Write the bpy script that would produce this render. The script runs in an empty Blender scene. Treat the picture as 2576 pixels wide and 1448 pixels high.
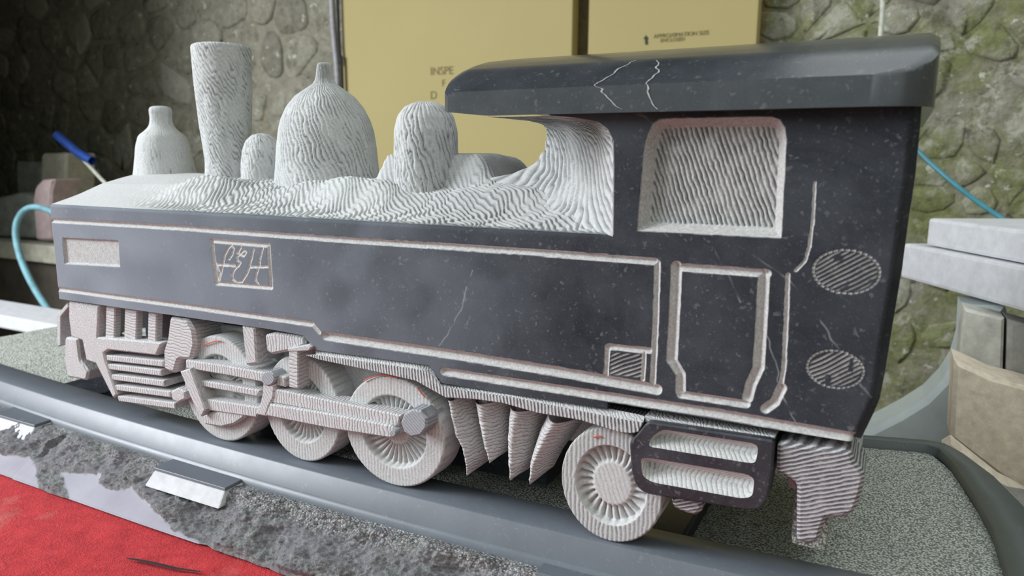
import bpy, math, random
import numpy as np
from mathutils import Vector, Matrix, geometry
random.seed(7); RNG = np.random.RandomState(11)
SC = bpy.context.scene; COL = SC.collection
# ------------------------------------------------------------------ camera
FW, FH, FPX = 2576.0, 1448.0, 1850.0
CAM = np.array([1.02005, -0.6, 1.24009])
RT = np.array([0.88716791, 0.46139554, 0.00687433])
UP = np.array([-0.0849737, 0.14870796, 0.98522353])
FD = np.array([-0.45355548, 0.87464284, -0.17113541])
cd = bpy.data.cameras.new('camera'); cam = bpy.data.objects.new('camera', cd); COL.objects.link(cam)
cd.sensor_width = 36.0; cd.lens = 36.0 * FPX / FW; cd.clip_start = 0.02
m3 = Matrix((RT, UP, -FD)).transposed().to_4x4(); m3.translation = Vector(CAM); cam.matrix_world = m3
cd.dof.use_dof = True; cd.dof.focus_distance = 0.78; cd.dof.aperture_fstop = 6.5
SC.camera = cam
# ------------------------------------------------------------------ light
SC.view_settings.view_transform = 'Standard'; SC.view_settings.look = 'None'
SC.view_settings.gamma = 1.0; SC.view_settings.exposure = -0.08; SC.view_settings.use_curve_mapping = False
wd = bpy.data.worlds.new('overcast_sky'); SC.world = wd; wd.use_nodes = True
wn = wd.node_tree; bg = wn.nodes['Background']                 # overcast sky: zenith three times the horizon, dull green ground
tc = wn.nodes.new('ShaderNodeTexCoord'); sx_ = wn.nodes.new('ShaderNodeSeparateXYZ'); wn.links.new(tc.outputs['Generated'], sx_.inputs[0])
rp = wn.nodes.new('ShaderNodeValToRGB'); mp = wn.nodes.new('ShaderNodeMapRange'); mp.inputs[1].default_value = -1; mp.inputs[2].default_value = 1; wn.links.new(sx_.outputs[2], mp.inputs[0]); wn.links.new(mp.outputs[0], rp.inputs[0])
el = rp.color_ramp.elements; el[0].position = .46; el[0].color = (.10, .115, .09, 1); el[1].position = 1.0; el[1].color = (.93, .99, .98, 1)
e2 = el.new(.505); e2.color = (.285, .325, .305, 1); wn.links.new(rp.outputs[0], bg.inputs[0]); bg.inputs[1].default_value = 1.85
def area(name, loc, target, sx, sy, power, col):
    l = bpy.data.lights.new(name, 'AREA'); l.shape = 'RECTANGLE'; l.size = sx; l.size_y = sy; l.energy = power; l.color = col
    o = bpy.data.objects.new(name, l); COL.objects.link(o); o.location = loc
    o.rotation_euler = (Vector(target) - Vector(loc)).to_track_quat('-Z', 'Y').to_euler(); return o
area('doorway_daylight', (-2.3, -1.7, 2.5), (0.5, 0.1, 1.1), 1.5, 1.6, 195, (0.92, 0.95, 1.0))

# ------------------------------------------------------------------ helpers
def S(px, py, y):                      # survey: the point of the plane y=const seen at a photo position
    d = FD * FPX + RT * (px - FW / 2) - UP * (py - FH / 2)
    return CAM + d * ((y - CAM[1]) / d[1])
def SZ(px, py, z):
    d = FD * FPX + RT * (px - FW / 2) - UP * (py - FH / 2)
    return CAM + d * ((z - CAM[2]) / d[2])
def XZ(pts, y=0.0): return np.array([S(p[0], p[1], y)[[0, 2]] for p in pts])
def tag(o, label=None, cat=None, group=None, kind=None):
    if label: o['label'] = label
    if cat: o['category'] = cat
    if group: o['group'] = group
    if kind: o['kind'] = kind
    return o
def empty(name, loc, label=None, cat=None, **k):
    o = bpy.data.objects.new(name, None); o.location = loc; COL.objects.link(o); o.empty_display_size = 0.05
    return tag(o, label, cat, **k)
def adopt(o, parent):
    if parent is not None:
        o.parent = parent
        pl = Matrix.Translation(parent.location) if parent.parent is None else parent['_w'] if '_w' in parent else Matrix.Identity(4)
        o.matrix_parent_inverse = Matrix.Translation(-parent.location) if parent.parent is None else Matrix.Identity(4)
    return o
def link(name, me, mat, parent=None, smooth=True):
    o = bpy.data.objects.new(name, me); COL.objects.link(o)
    if mat: me.materials.append(mat)
    if smooth: me.polygons.foreach_set('use_smooth', np.ones(len(me.polygons), bool))
    return adopt(o, parent)
def pyobj(name, v, f, mat, parent=None, smooth=False, attrs=None):
    me = bpy.data.meshes.new(name); me.from_pydata([tuple(map(float, p)) for p in v], [], [tuple(map(int, q)) for q in f]); me.update()
    for k, a in (attrs or {}).items():
        at = me.attributes.new(k, 'FLOAT', 'POINT'); at.data.foreach_set('value', np.asarray(a, np.float32))
    return link(name, me, mat, parent, smooth)
def npobj(name, V, Q, mat, parent=None, smooth=True, attrs=None):
    """V (n,3) verts, Q (m,4) quads, fast"""
    me = bpy.data.meshes.new(name); V = np.asarray(V, np.float32); Q = np.asarray(Q, np.int32)
    me.vertices.add(len(V)); me.vertices.foreach_set('co', V.ravel())
    me.loops.add(Q.size); me.loops.foreach_set('vertex_index', Q.ravel())
    me.polygons.add(len(Q)); me.polygons.foreach_set('loop_start', np.arange(0, Q.size, 4, dtype=np.int32))
    me.polygons.foreach_set('loop_total', np.full(len(Q), 4, np.int32))
    me.update(calc_edges=True)
    for k, a in (attrs or {}).items():
        at = me.attributes.new(k, 'FLOAT', 'POINT'); at.data.foreach_set('value', np.asarray(a, np.float32).ravel())
    return link(name, me, mat, parent, smooth)
def gridq(nr, nc, wrap=False, flip=False):
    i = np.arange(nr - 1)[:, None]; j = np.arange(nc if wrap else nc - 1)[None, :]; j2 = (j + 1) % nc
    q = np.stack([i * nc + j, i * nc + j2, (i + 1) * nc + j2, (i + 1) * nc + j], -1).reshape(-1, 4)
    return q[:, ::-1] if flip else q
_lat = RNG.rand(257, 257)
def noise(x, y):                       # 2-D value noise, 0..1
    x = np.asarray(x, float); y = np.asarray(y, float); xi = np.floor(x).astype(int); yi = np.floor(y).astype(int)
    u = x - xi; v = y - yi; u = u * u * (3 - 2 * u); v = v * v * (3 - 2 * v); a = xi % 256; b = yi % 256
    return (_lat[a, b] * (1 - u) + _lat[a + 1, b] * u) * (1 - v) + (_lat[a, b + 1] * (1 - u) + _lat[a + 1, b + 1] * u) * v
def sst(a, b, x): t = np.clip((x - a) / (b - a), 0, 1); return t * t * (3 - 2 * t)
def segd(X, Z, pts):                   # distance to a polyline
    D = np.full(X.shape, 1e9)
    for (ax, az), (bx, bz) in zip(pts[:-1], pts[1:]):
        dx, dz = bx - ax, bz - az; L = dx * dx + dz * dz + 1e-12
        t = np.clip(((X - ax) * dx + (Z - az) * dz) / L, 0, 1); D = np.minimum(D, np.hypot(X - ax - t * dx, Z - az - t * dz))
    return D
def inpoly(X, Z, pts):
    c = np.zeros(X.shape, bool); n = len(pts)
    for i in range(n):
        ax, az = pts[i]; bx, bz = pts[(i + 1) % n]
        k = (az > Z) != (bz > Z); c ^= k & (X < (bx - ax) * (Z - az) / (bz - az + 1e-12) + ax)
    return c
def sdpoly(X, Z, pts):                 # positive inside
    d = segd(X, Z, np.vstack([pts, pts[:1]])); return np.where(inpoly(X, Z, pts), d, -d)
def ridge(s, sharp=0.7): return np.abs(np.sin(np.pi * s)) ** sharp
def area2(p): x, y = np.asarray(p).T; return 0.5 * np.sum(x * np.roll(y, -1) - np.roll(x, -1) * y)
def ccw(p): p = np.asarray(p, float); return p if area2(p) > 0 else p[::-1]
def inset(p, b):
    p = np.asarray(p); n = len(p); out = []
    for i in range(n):
        a, c, e = p[i - 1], p[i], p[(i + 1) % n]; u = (c - a) / (np.linalg.norm(c - a) + 1e-9); w = (e - c) / (np.linalg.norm(e - c) + 1e-9)
        n1 = np.array([-u[1], u[0]]); n2 = np.array([-w[1], w[0]]); m = n1 + n2; m /= max(np.linalg.norm(m), 0.35)
        k = b / max(m @ n1, 0.5); out.append(c + m * k)
    return np.array(out)
def rounded(p, r, n=3):                # cut the corners of a polygon
    p = np.asarray(p, float); out = []
    for i in range(len(p)):
        a, c, e = p[i - 1], p[i], p[(i + 1) % len(p)]; u = a - c; w = e - c; lu, lw = np.linalg.norm(u), np.linalg.norm(w)
        ru = min(r, lu * .45); rw = min(r, lw * .45); A = c + u / lu * ru; B = c + w / lw * rw
        for k in range(n + 1):
            t = k / n; out.append((1 - t) ** 2 * A + 2 * t * (1 - t) * c + t * t * B)
    return np.array(out)
def prism(name, xz, y0, y1, mat, parent=None, bev=0.002, holes=None, back=True):
    """outline in the x-z plane, front face at y0 (towards the viewer), going back to y1"""
    o = ccw(xz); n = len(o); i0 = inset(o, bev)
    v = [(x, y0, z) for x, z in i0] + [(x, y0 + bev, z) for x, z in o] + [(x, y1, z) for x, z in o]; f = []
    loops = [[Vector((x, z, 0)) for x, z in i0]]; hv = []
    for h in holes or []:
        hp = ccw(h)[::-1]; loops.append([Vector((x, z, 0)) for x, z in hp]); hv.append((len(v), len(hp)))
        v += [(x, y0, z) for x, z in hp]; v += [(x, y1, z) for x, z in hp]
    flat = list(range(n))
    for s, k in hv: flat += list(range(s, s + k))
    for t in geometry.tessellate_polygon(loops):
        a, b, c = [flat[k] for k in t]; A, B, Cc = np.array(v[a]), np.array(v[b]), np.array(v[c])
        f.append((a, b, c) if np.cross(B - A, Cc - A)[1] < 0 else (a, c, b))
    for i in range(n):
        j = (i + 1) % n; f.append((i + n, j + n, j, i)); f.append((i + 2 * n, j + 2 * n, j + n, i + n))
    for s, k in hv:
        for i in range(k): j = (i + 1) % k; f.append((s + k + i, s + k + j, s + j, s + i))
    if back and not holes: f.append(tuple(range(3 * n - 1, 2 * n - 1, -1)))
    return pyobj(name, v, f, mat, parent)
def pp(name, px, y0, y1, mat, parent=None, bev=0.002, rad=0.0, **k):
    p = XZ(px, y0)
    if rad: p = rounded(ccw(p), rad)
    return prism(name, p, y0, y1, mat, parent, bev, **k)
def hexa(name, v8, mat, parent=None, bev=0.0):
    """box from 8 corners: bottom ring 0-3, top ring 4-7"""
    o = pyobj(name, v8, [(3, 2, 1, 0), (4, 5, 6, 7), (0, 1, 5, 4), (1, 2, 6, 5), (2, 3, 7, 6), (3, 0, 4, 7)], mat, parent)
    me = o.data; import bmesh
    bm = bmesh.new(); bm.from_mesh(me); bmesh.ops.recalc_face_normals(bm, faces=bm.faces)
    if bev: bmesh.ops.bevel(bm, geom=bm.edges[:], offset=bev, segments=2, affect='EDGES', profile=0.6)
    bm.to_mesh(me); bm.free(); return o
def box(name, lo, hi, mat, parent=None, bev=0.0):
    (a, b, c), (d, e, g) = lo, hi
    return hexa(name, [(a, b, c), (d, b, c), (d, e, c), (a, e, c), (a, b, g), (d, b, g), (d, e, g), (a, e, g)], mat, parent, bev)
def tube(name, pts, r, mat, parent=None, n=10, sub=6):
    P = np.asarray(pts, float); Q = []
    for i in range(len(P) - 1):        # Catmull-Rom
        p0, p1, p2, p3 = P[max(i - 1, 0)], P[i], P[i + 1], P[min(i + 2, len(P) - 1)]
        for t in np.arange(sub) / sub: Q.append(.5 * ((2 * p1) + (p2 - p0) * t + (2 * p0 - 5 * p1 + 4 * p2 - p3) * t * t + (3 * p1 - p0 - 3 * p2 + p3) * t ** 3))
    Q.append(P[-1]); Q = np.array(Q); T = np.gradient(Q, axis=0); T /= np.linalg.norm(T, axis=1)[:, None]; V = []
    for q, t in zip(Q, T):
        a = np.cross(t, [0.31, .22, .9]); a /= np.linalg.norm(a); b = np.cross(t, a)
        for k in range(n): th = 2 * math.pi * k / n; V.append(q + r * (math.cos(th) * a + math.sin(th) * b))
    return npobj(name, V, gridq(len(Q), n, wrap=True), mat, parent)
def lathe(name, prof, xc, yc, mat, parent, slope=0.0, per=0.005, amp=0.0006, nt=170, nh=120, patch=(0.45, 0.2), ey=1.0, seed=0, steep=1.0, cap=True):
    """turned form with tooled ridges; slope tilts the ridges, prof = (radius, z) from base to top"""
    p = np.asarray(prof, float); s = np.r_[0, np.cumsum(np.hypot(*np.diff(p, axis=0).T))]; t = np.linspace(0, s[-1], nh)
    r = np.interp(t, s, p[:, 0]); z = np.interp(t, s, p[:, 1])
    k = np.ones(7) / 7; rs = np.convolve(np.pad(r, 3, 'edge'), k, 'valid'); zs = np.convolve(np.pad(z, 3, 'edge'), k, 'valid')
    rs[0], rs[-1], zs[0], zs[-1] = r[0], r[-1], z[0], z[-1]
    th = np.linspace(0, 2 * np.pi, nt, endpoint=False); TH, T = np.meshgrid(th, t); R0 = np.repeat(rs[:, None], nt, 1); ZZ = np.repeat(zs[:, None], nt, 1)
    rm = max(rs.max() * .75, .008); ph = (TH * rm * steep + T * slope) / per + 1.1 * noise(TH * 5 + seed, T * 60) + .5 * noise(TH * 14 + seed, T * 130)
    h = ridge(ph); g = (1 - h) ** 1.5 * sst(patch[0], patch[0] + patch[1], noise(TH * 2.2 + seed * 3, T * 34 + 9) * .65 + .35 * noise(TH * 9, T * 90))
    R = R0 + 1.7 * amp * (h - .7) * np.clip(R0 / .01, 0, 1) + .0012 * (noise(TH * 3 + seed, T * 25) - .5)
    V = np.stack([xc + R * np.cos(TH), yc + ey * R * np.sin(TH), ZZ], -1).reshape(-1, 3); Q = gridq(nh, nt, wrap=True)
    if cap: V[-nt:, :2] = (xc, yc)
    return npobj(name, V, Q, mat, parent, attrs={'g': g})

# ------------------------------------------------------------------ materials
class NT:
    def __init__(s, name):
        s.m = bpy.data.materials.new(name); s.m.use_nodes = True; s.t = s.m.node_tree; s.n = s.t.nodes; s.b = s.n['Principled BSDF']; s.b.inputs['Specular IOR Level'].default_value = 0.5
    def add(s, ty, **k):
        x = s.n.new(ty)
        for a, v in k.items(): setattr(x, a, v)
        return x
    def l(s, a, b): s.t.links.new(a, b)
    def val(s, sock, v):
        if hasattr(v, 'is_linked') or isinstance(v, bpy.types.NodeSocket): s.l(v, sock)
        else: sock.default_value = v
    def co(s): return s.add('ShaderNodeTexCoord').outputs['Object']
    def noise(s, vec, sc, det=4, rough=.6, dist=0.0):
        x = s.add('ShaderNodeTexNoise'); s.l(vec, x.inputs['Vector']); x.inputs['Scale'].default_value = sc; x.inputs['Detail'].default_value = det; x.inputs['Roughness'].default_value = rough; x.inputs['Distortion'].default_value = dist; return x.outputs['Fac']
    def vor(s, vec, sc, feat='F1', out='Distance'):
        x = s.add('ShaderNodeTexVoronoi', feature=feat); s.l(vec, x.inputs['Vector']); x.inputs['Scale'].default_value = sc; return x.outputs[out]
    def ramp(s, fac, stops):
        x = s.add('ShaderNodeValToRGB'); s.l(fac, x.inputs[0]); e = x.color_ramp.elements
        while len(e) < len(stops): e.new(.5)
        for k, (p, c) in zip(e, stops): k.position = p; k.color = (c, c, c, 1) if isinstance(c, (int, float)) else (*c, 1)
        return x.outputs[0]
    def mix(s, f, a, b, mode='MIX'):
        x = s.add('ShaderNodeMix', data_type='RGBA', blend_type=mode); s.val(x.inputs[0], f)
        for sock, v in ((x.inputs[6], a), (x.inputs[7], b)):
            if isinstance(v, tuple): sock.default_value = (*v, 1) if len(v) == 3 else v
            else: s.l(v, sock)
        return x.outputs[2]
    def math(s, op, a, b=0.0, clamp=False):
        x = s.add('ShaderNodeMath', operation=op, use_clamp=clamp); s.val(x.inputs[0], a); s.val(x.inputs[1], b); return x.outputs[0]
    def attr(s, n): return s.add('ShaderNodeAttribute', attribute_name=n).outputs['Fac']
    def bump(s, h, st, dist, prev=None):
        x = s.add('ShaderNodeBump'); s.l(h, x.inputs['Height']); s.val(x.inputs['Strength'], st); x.inputs['Distance'].default_value = dist
        if prev: s.l(prev, x.inputs['Normal'])
        return x.outputs[0]
    def done(s, col, rough, nrm=None, metal=0):
        s.val(s.b.inputs['Base Color'], (*col, 1) if isinstance(col, tuple) else col); s.val(s.b.inputs['Roughness'], rough)
        if nrm: s.l(nrm, s.b.inputs['Normal'])
        s.b.inputs['Metallic'].default_value = metal; return s.m
DARK = (0.017, 0.020, 0.026); LITE = (0.47, 0.465, 0.47); PALE = (0.60, 0.60, 0.595); GROOVE = (0.115, 0.125, 0.13)
def polished(t, co):
    """dark fossil limestone, honed: flecks, mottling, a thin dusty film"""
    n1 = t.noise(co, 26, 5, .65); wn_ = t.add('ShaderNodeTexNoise'); t.l(co, wn_.inputs['Vector']); wn_.inputs['Scale'].default_value = 160; wn_.inputs['Detail'].default_value = 3
    wv_ = t.add('ShaderNodeVectorMath', operation='MULTIPLY_ADD'); t.l(wn_.outputs['Color'], wv_.inputs[0]); wv_.inputs[1].default_value = (.011, .011, .011); t.l(co, wv_.inputs[2]); co2 = wv_.outputs[0]
    c = t.mix(t.ramp(n1, [(.35, 0), (.72, 1)]), DARK, (0.034, 0.038, 0.046))
    fl = t.vor(co2, 190); fn = t.noise(co, 75, 2); fk = t.math('MULTIPLY', t.ramp(fl, [(.14, 1), (.30, 0)]), t.ramp(fn, [(.46, 0), (.60, 1)]))
    c = t.mix(t.math('MULTIPLY', fk, .30), c, (0.22, 0.23, 0.24))
    fb = t.vor(co2, 95); fm = t.noise(co, 40, 2); c = t.mix(t.math('MULTIPLY', t.math('MULTIPLY', t.ramp(fb, [(.16, 1), (.22, 0)]), t.ramp(fm, [(.5, 0), (.6, 1)])), .5), c, (0.14, 0.14, 0.145))
    f2 = t.vor(co2, 520); c = t.mix(t.math('MULTIPLY', t.ramp(f2, [(.08, 1), (.22, 0)]), .22), c, (0.28, 0.28, 0.29))
    d = t.noise(co, 9, 6, .7, .6); c = t.mix(t.math('MULTIPLY', t.ramp(d, [(.45, 0), (.78, 1)]), .10), c, (0.30, 0.32, 0.35)); return c, n1
def mat_side():
    t = NT('polished_limestone'); t.b.inputs['Specular IOR Level'].default_value = .32; co = t.co(); c, n1 = polished(t, co); cv = t.attr('carve'); gv = t.attr('g'); ve = t.attr('vein')
    c = t.mix(t.math('MULTIPLY', ve, .42), c, (0.36, 0.36, 0.36))
    du = t.attr('dust_sheen'); c = t.mix(t.math('MULTIPLY', du, .62), c, (0.34, 0.38, 0.44))  # pale film: part dust, part grazing reflection put into the colour
    fn = t.noise(co, 420, 4, .7); lt = t.mix(t.ramp(fn, [(.3, 0), (.75, 1)]), (0.32, 0.313, 0.305), (0.58, 0.575, 0.57)); lt = t.mix(gv, lt, GROOVE)
    c = t.mix(cv, c, lt); ro = t.math('ADD', t.math('MULTIPLY', cv, .5), t.math('MULTIPLY_ADD', n1, .2)); ro = t.math('ADD', ro, t.math('MULTIPLY_ADD', du, .12)); ro = t.math('ADD', ro, .22)
    b = t.bump(fn, t.math('MULTIPLY', cv, .25), .0006); b = t.bump(t.noise(co, 900, 3), .04, .0005, b)
    return t.done(c, ro, b)
def mat_carved():
    t = NT('tooled_limestone'); co = t.co(); g = t.attr('g'); f = t.noise(co, 380, 5, .7); f2 = t.noise(co, 30, 4)
    c = t.mix(t.ramp(f, [(.28, 0), (.7, 1)]), (0.40, 0.40, 0.40), PALE); c = t.mix(t.math('MULTIPLY', f2, .35), c, (0.40, 0.43, 0.43)); c = t.mix(g, c, GROOVE)
    cv = t.attr('polish'); pc, _ = polished(t, co); pc = t.mix(.35, pc, (0.33, 0.37, 0.41)); c = t.mix(cv, c, pc)
    return t.done(c, t.math('SUBTRACT', .85, t.math('MULTIPLY', cv, .5)), t.bump(f, .35, .0009))
def mat_chisel(name, n, per, dark=.5, warp=.012, base=LITE, shade=(0.13, 0.135, 0.14), wid=.5, bumpd=.0012, hard=0.0):
    """tool marks in rows: n = direction across the rows, per = spacing in metres"""
    t = NT(name); co = t.co(); nn = np.array(n, float); nn /= np.linalg.norm(nn)
    d = t.add('ShaderNodeVectorMath', operation='DOT_PRODUCT'); t.l(co, d.inputs[0]); d.inputs[1].default_value = tuple(nn)
    w = t.noise(co, 45, 3); s = t.math('ADD', d.outputs['Value'], t.math('MULTIPLY', t.math('SUBTRACT', w, .5), warp)); s = t.math('MULTIPLY', s, math.pi / per)
    r = t.math('ABSOLUTE', t.math('SINE', s)); pt = t.noise(co, 130, 3, .7); f = t.noise(co, 500, 4, .7)
    gap = t.ramp(r, [(wid * hard, 1), (wid, 0)]); gap = t.math('MULTIPLY', gap, t.ramp(pt, [(.32, .2 + .6 * hard), (.55, 1)]))
    c = t.mix(t.ramp(f, [(.3, 0), (.72, 1)]), tuple(x * .82 for x in base), tuple(min(x * 1.22, .8) for x in base)); c = t.mix(t.math('MULTIPLY', gap, dark), c, shade)
    b = t.bump(t.math('POWER', r, .6), .55, bumpd); b = t.bump(f, .25, .0007, b); return t.done(c, .82, b)
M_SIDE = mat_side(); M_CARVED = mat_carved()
M_VERT = mat_chisel('vertical_tool_marks', (1, 0, .08), .0042, .7, wid=.62)
M_VERTD = mat_chisel('vertical_tool_marks_on_dark_stone', (1, 0, .12), .0036, .9, .004, (0.50, 0.50, 0.50), (0.05, 0.055, 0.065), .9, .0010, .62)
M_PIN = mat_chisel('hatched_pin_face', (.6, 0, .7), .0030, .6, .004, (0.30, 0.315, 0.34), (0.12, 0.13, 0.15), .6)
M_HORZ = mat_chisel('horizontal_tool_marks', (.1, 0, 1), .0042, .6)
M_DIAG = mat_chisel('slanting_tool_marks', (.8, 0, .6), .0045, .5)
M_DIAGD = mat_chisel('slanting_tool_marks_on_dark_stone', (-.42, 0, 1), .0034, .9, .004, (0.44, 0.43, 0.44), (0.045, 0.048, 0.06), .95, .0009, .70)
M_SLOT = mat_chisel('chevron_tool_marks', (1, .6, -.45), .0034, .6, .004, (0.50, 0.505, 0.50), bumpd=.0009)
M_PLAIN = mat_chisel('lightly_tooled_stone', (.75, .2, .6), .0030, .25, .02)
M_FIN = mat_chisel('flaked_tool_marks', (.05, 0, 1), .0036, .8, .016)
def mat_polish_only(name, tint=None, rough=.3, f=0.0, spec=.4):
    t = NT(name); co = t.co(); c, n1 = polished(t, co); t.b.inputs['Specular IOR Level'].default_value = spec
    if tint: c = t.mix(f, c, tint)
    return t.done(c, t.math('ADD', t.math('MULTIPLY', n1, .2), rough - .08), t.bump(t.noise(co, 900, 3), .05, .0005))
M_POL = mat_polish_only('honed_dark_limestone')
M_ROOF = mat_polish_only('honed_roof_stone', (0.06, 0.07, 0.08), .20, .25, .7)
M_RAIL = mat_polish_only('honed_rail_stone', (0.19, 0.215, 0.25), .33, .5)
def mat_simple(name, col, rough=.7, sc=60, var=.25, bs=.2, bd=.002):
    t = NT(name); co = t.co(); f = t.noise(co, sc, 5, .65); c = t.mix(t.ramp(f, [(.3, 0), (.72, 1)]), tuple(x * (1 - var) for x in col), tuple(min(1, x * (1 + var)) for x in col))
    return t.done(c, rough, t.bump(f, bs, bd))
def mat_rough():
    t = NT('broken_limestone'); co = t.co(); f = t.noise(co, 120, 6, .75); f2 = t.noise(co, 18, 4); v = t.vor(co, 520)
    c = t.mix(t.ramp(f, [(.36, 0), (.64, 1)]), (0.07, 0.075, 0.075), (0.36, 0.365, 0.36)); c = t.mix(t.ramp(f2, [(.4, 0), (.7, 1)]), c, (0.24, 0.23, 0.26))
    sp = t.math('MULTIPLY', t.ramp(v, [(.1, 1), (.2, 0)]), t.ramp(t.noise(co, 160, 2), [(.55, 0), (.62, 1)])); c = t.mix(sp, c, (0.66, 0.66, 0.65))
    sw = t.attr('sawn'); c = t.mix(sw, c, t.mix(t.ramp(f2, [(.3, 0), (.7, 1)]), (0.25, 0.24, 0.285), (0.31, 0.305, 0.35)))
    pk = t.attr('peck'); pr = t.vor(co, 330); c = t.mix(t.math('MULTIPLY', pk, t.ramp(pr, [(.25, .9), (.55, 0)])), c, (0.62, 0.62, 0.59))
    h = t.math('ADD', f, t.math('MULTIPLY', pr, pk)); rs = t.math('SUBTRACT', 1.0, sw)
    b1 = t.bump(t.noise(co, 420, 4, .8), t.math('MULTIPLY', rs, .8), .003); return t.done(c, .8, t.bump(h, t.math('MULTIPLY', rs, .9), .005, b1))
def mat_peck():
    t = NT('punched_limestone'); co = t.co(); v = t.vor(co, 420); f = t.noise(co, 260, 5, .75); f2 = t.noise(co, 14, 3)
    k = t.math('ADD', t.math('MULTIPLY', v, .9), t.math('MULTIPLY', f, .7)); c = t.mix(t.ramp(k, [(.58, 0), (.96, 1)]), (0.78, 0.82, 0.74), (0.17, 0.18, 0.17))
    c = t.mix(t.math('MULTIPLY', f2, .3), c, (0.30, 0.33, 0.29)); return t.done(c, .85, t.bump(k, .8, .003))
def mat_felt():
    t = NT('red_felt'); co = t.co(); f = t.noise(co, 60, 6, .75); f2 = t.noise(co, 260, 3, .8); f3 = t.noise(co, 9, 4)
    c = t.mix(t.ramp(f, [(.3, 0), (.7, 1)]), (0.33, 0.012, 0.018), (0.53, 0.032, 0.038)); c = t.mix(t.math('MULTIPLY', t.ramp(f2, [(.60, 0), (.78, 1)]), .35), c, (0.62, 0.33, 0.30))
    c = t.mix(t.math('MULTIPLY', t.ramp(f3, [(.58, 0), (.75, 1)]), .35), c, (0.50, 0.36, 0.30)); return t.done(c, .95, t.bump(f2, .7, .003))
def mat_wall(name, mort):
    t = NT(name); co = t.co(); f = t.noise(co, 7, 6, .7); f2 = t.noise(co, 32, 5, .7); f3 = t.noise(co, 3.1, 4, .6, .8)
    oi = t.add('ShaderNodeObjectInfo').outputs['Random']
    a = t.mix(t.ramp(f2, [(.3, 0), (.7, 1)]), (0.17, 0.155, 0.115) if not mort else (0.20, 0.185, 0.14), (0.36, 0.345, 0.28) if not mort else (0.32, 0.30, 0.24))
    a = t.mix(t.math('MULTIPLY', t.ramp(oi, [(.55, 0), (.95, 1)]), .5), a, (0.46, 0.45, 0.38)); a = t.mix(t.math('MULTIPLY', t.ramp(oi, [(.05, 1), (.3, 0)]), .45), a, (0.12, 0.11, 0.085))
    sx = t.add('ShaderNodeSeparateXYZ'); t.l(co, sx.inputs[0]); mr = t.add('ShaderNodeMapRange'); t.l(sx.outputs[0], mr.inputs[0]); mr.inputs[1].default_value = -0.4; mr.inputs[2].default_value = .6; mr.inputs[3].default_value = .10; mr.inputs[4].default_value = 1.0
    ms = t.math('MULTIPLY', t.ramp(f, [(.40, 0), (.58, 1)]), mr.outputs[0]); a = t.mix(t.math('MULTIPLY', ms, .8), a, t.mix(t.ramp(f2, [(.3, 0), (.7, 1)]), (0.10, 0.115, 0.03), (0.24, 0.26, 0.085)))
    a = t.mix(t.math('MULTIPLY', t.ramp(t.noise(co, 11, 5, .75), [(.54, 0), (.62, 1)]), t.math('MULTIPLY', mr.outputs[0], .65)), a, (0.46, 0.45, 0.38)); a = t.mix(t.ramp(t.noise(co, 24, 4, .7), [(.62, 0), (.68, .75)]), a, (0.62, 0.62, 0.55)); a = t.mix(t.math('MULTIPLY', t.ramp(t.noise(co, 15, 5, .8), [(.36, 1), (.44, 0)]), .6), a, (0.085, 0.08, 0.05)); a = t.mix(t.ramp(f3, [(.66, 0), (.74, .45)]), a, (0.34, 0.20, 0.08))
    a = t.mix(t.ramp(t.noise(co, 17, 3), [(.26, .85), (.33, 0)]), a, (0.025, 0.025, 0.018)); return t.done(a, .95, t.bump(f2, .8, .012))
M_ROUGH = mat_rough(); M_PECK = mat_peck(); M_FELT = mat_felt(); M_STONE = mat_wall('rubble_stone', False); M_MORTAR = mat_wall('lime_mortar', True)
def mat_board():
    t = NT('yellow_foam_board'); co = t.co(); f = t.noise(co, 2.2, 3); c = t.mix(f, (0.40, 0.325, 0.135), (0.45, 0.375, 0.165)); return t.done(c, .75, t.bump(t.noise(co, 300, 2), .06, .001))
M_BOARD = mat_board(); M_INK = mat_simple('board_print_green', (0.035, 0.05, 0.03), .8); M_INKF = mat_simple('board_print_faint', (0.20, 0.165, 0.07), .8)
M_SLAB = mat_simple('sawn_pale_slab', (0.60, 0.61, 0.64), .7, 45, .12); M_SAND = mat_simple('tan_sandstone', (0.80, 0.69, 0.56), .9, 70, .2, .4)
M_CONC = mat_simple('grey_concrete', (0.30, 0.29, 0.27), .9, 40, .25, .4); M_PALEG = mat_simple('pale_grey_green_stone', (0.50, 0.56, 0.56), .6, 14, .12, .08)
M_BLUE = mat_simple('teal_hose_rubber', (0.04, 0.20, 0.25), .45, 30, .15); M_TEAL = mat_simple('dusty_teal_hose', (0.18, 0.38, 0.44), .6, 25, .3)
M_CREAM = mat_simple('cream_cable', (0.55, 0.57, 0.48), .5); M_PIPE = mat_simple('grey_conduit', (0.33, 0.32, 0.35), .5); M_BLACK = mat_simple('black_tape', (0.012, 0.013, 0.014), .7)
M_WOOD = mat_simple('weathered_plank', (0.44, 0.42, 0.34), .85, 22, .3, .3); M_DWOOD = mat_simple('dark_board', (0.085, 0.07, 0.055), .85, 12, .3)
M_HANDLE = mat_simple('blue_plastic', (0.03, 0.085, 0.36), .4); M_ROSE = mat_simple('rosy_sandstone', (0.42, 0.32, 0.315), .85, 30, .2); M_BUFF = mat_simple('buff_stone', (0.44, 0.42, 0.34), .9, 30, .2)
M_DUSK = mat_simple('grey_offcut_stone', (0.22, 0.23, 0.205), .9, 25, .3); M_FLOOR = mat_simple('earth_floor', (0.12, 0.11, 0.09), .95, 8, .3)
M_SLPR = mat_simple('sawn_sleeper_stone', (0.47, 0.48, 0.50), .7, 60, .15)
M_VEIN = mat_simple('calcite', (0.33, 0.34, 0.34), .6, 300, .5)
M_RED = mat_simple('red_crayon', (0.60, 0.10, 0.07), .8)

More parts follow.
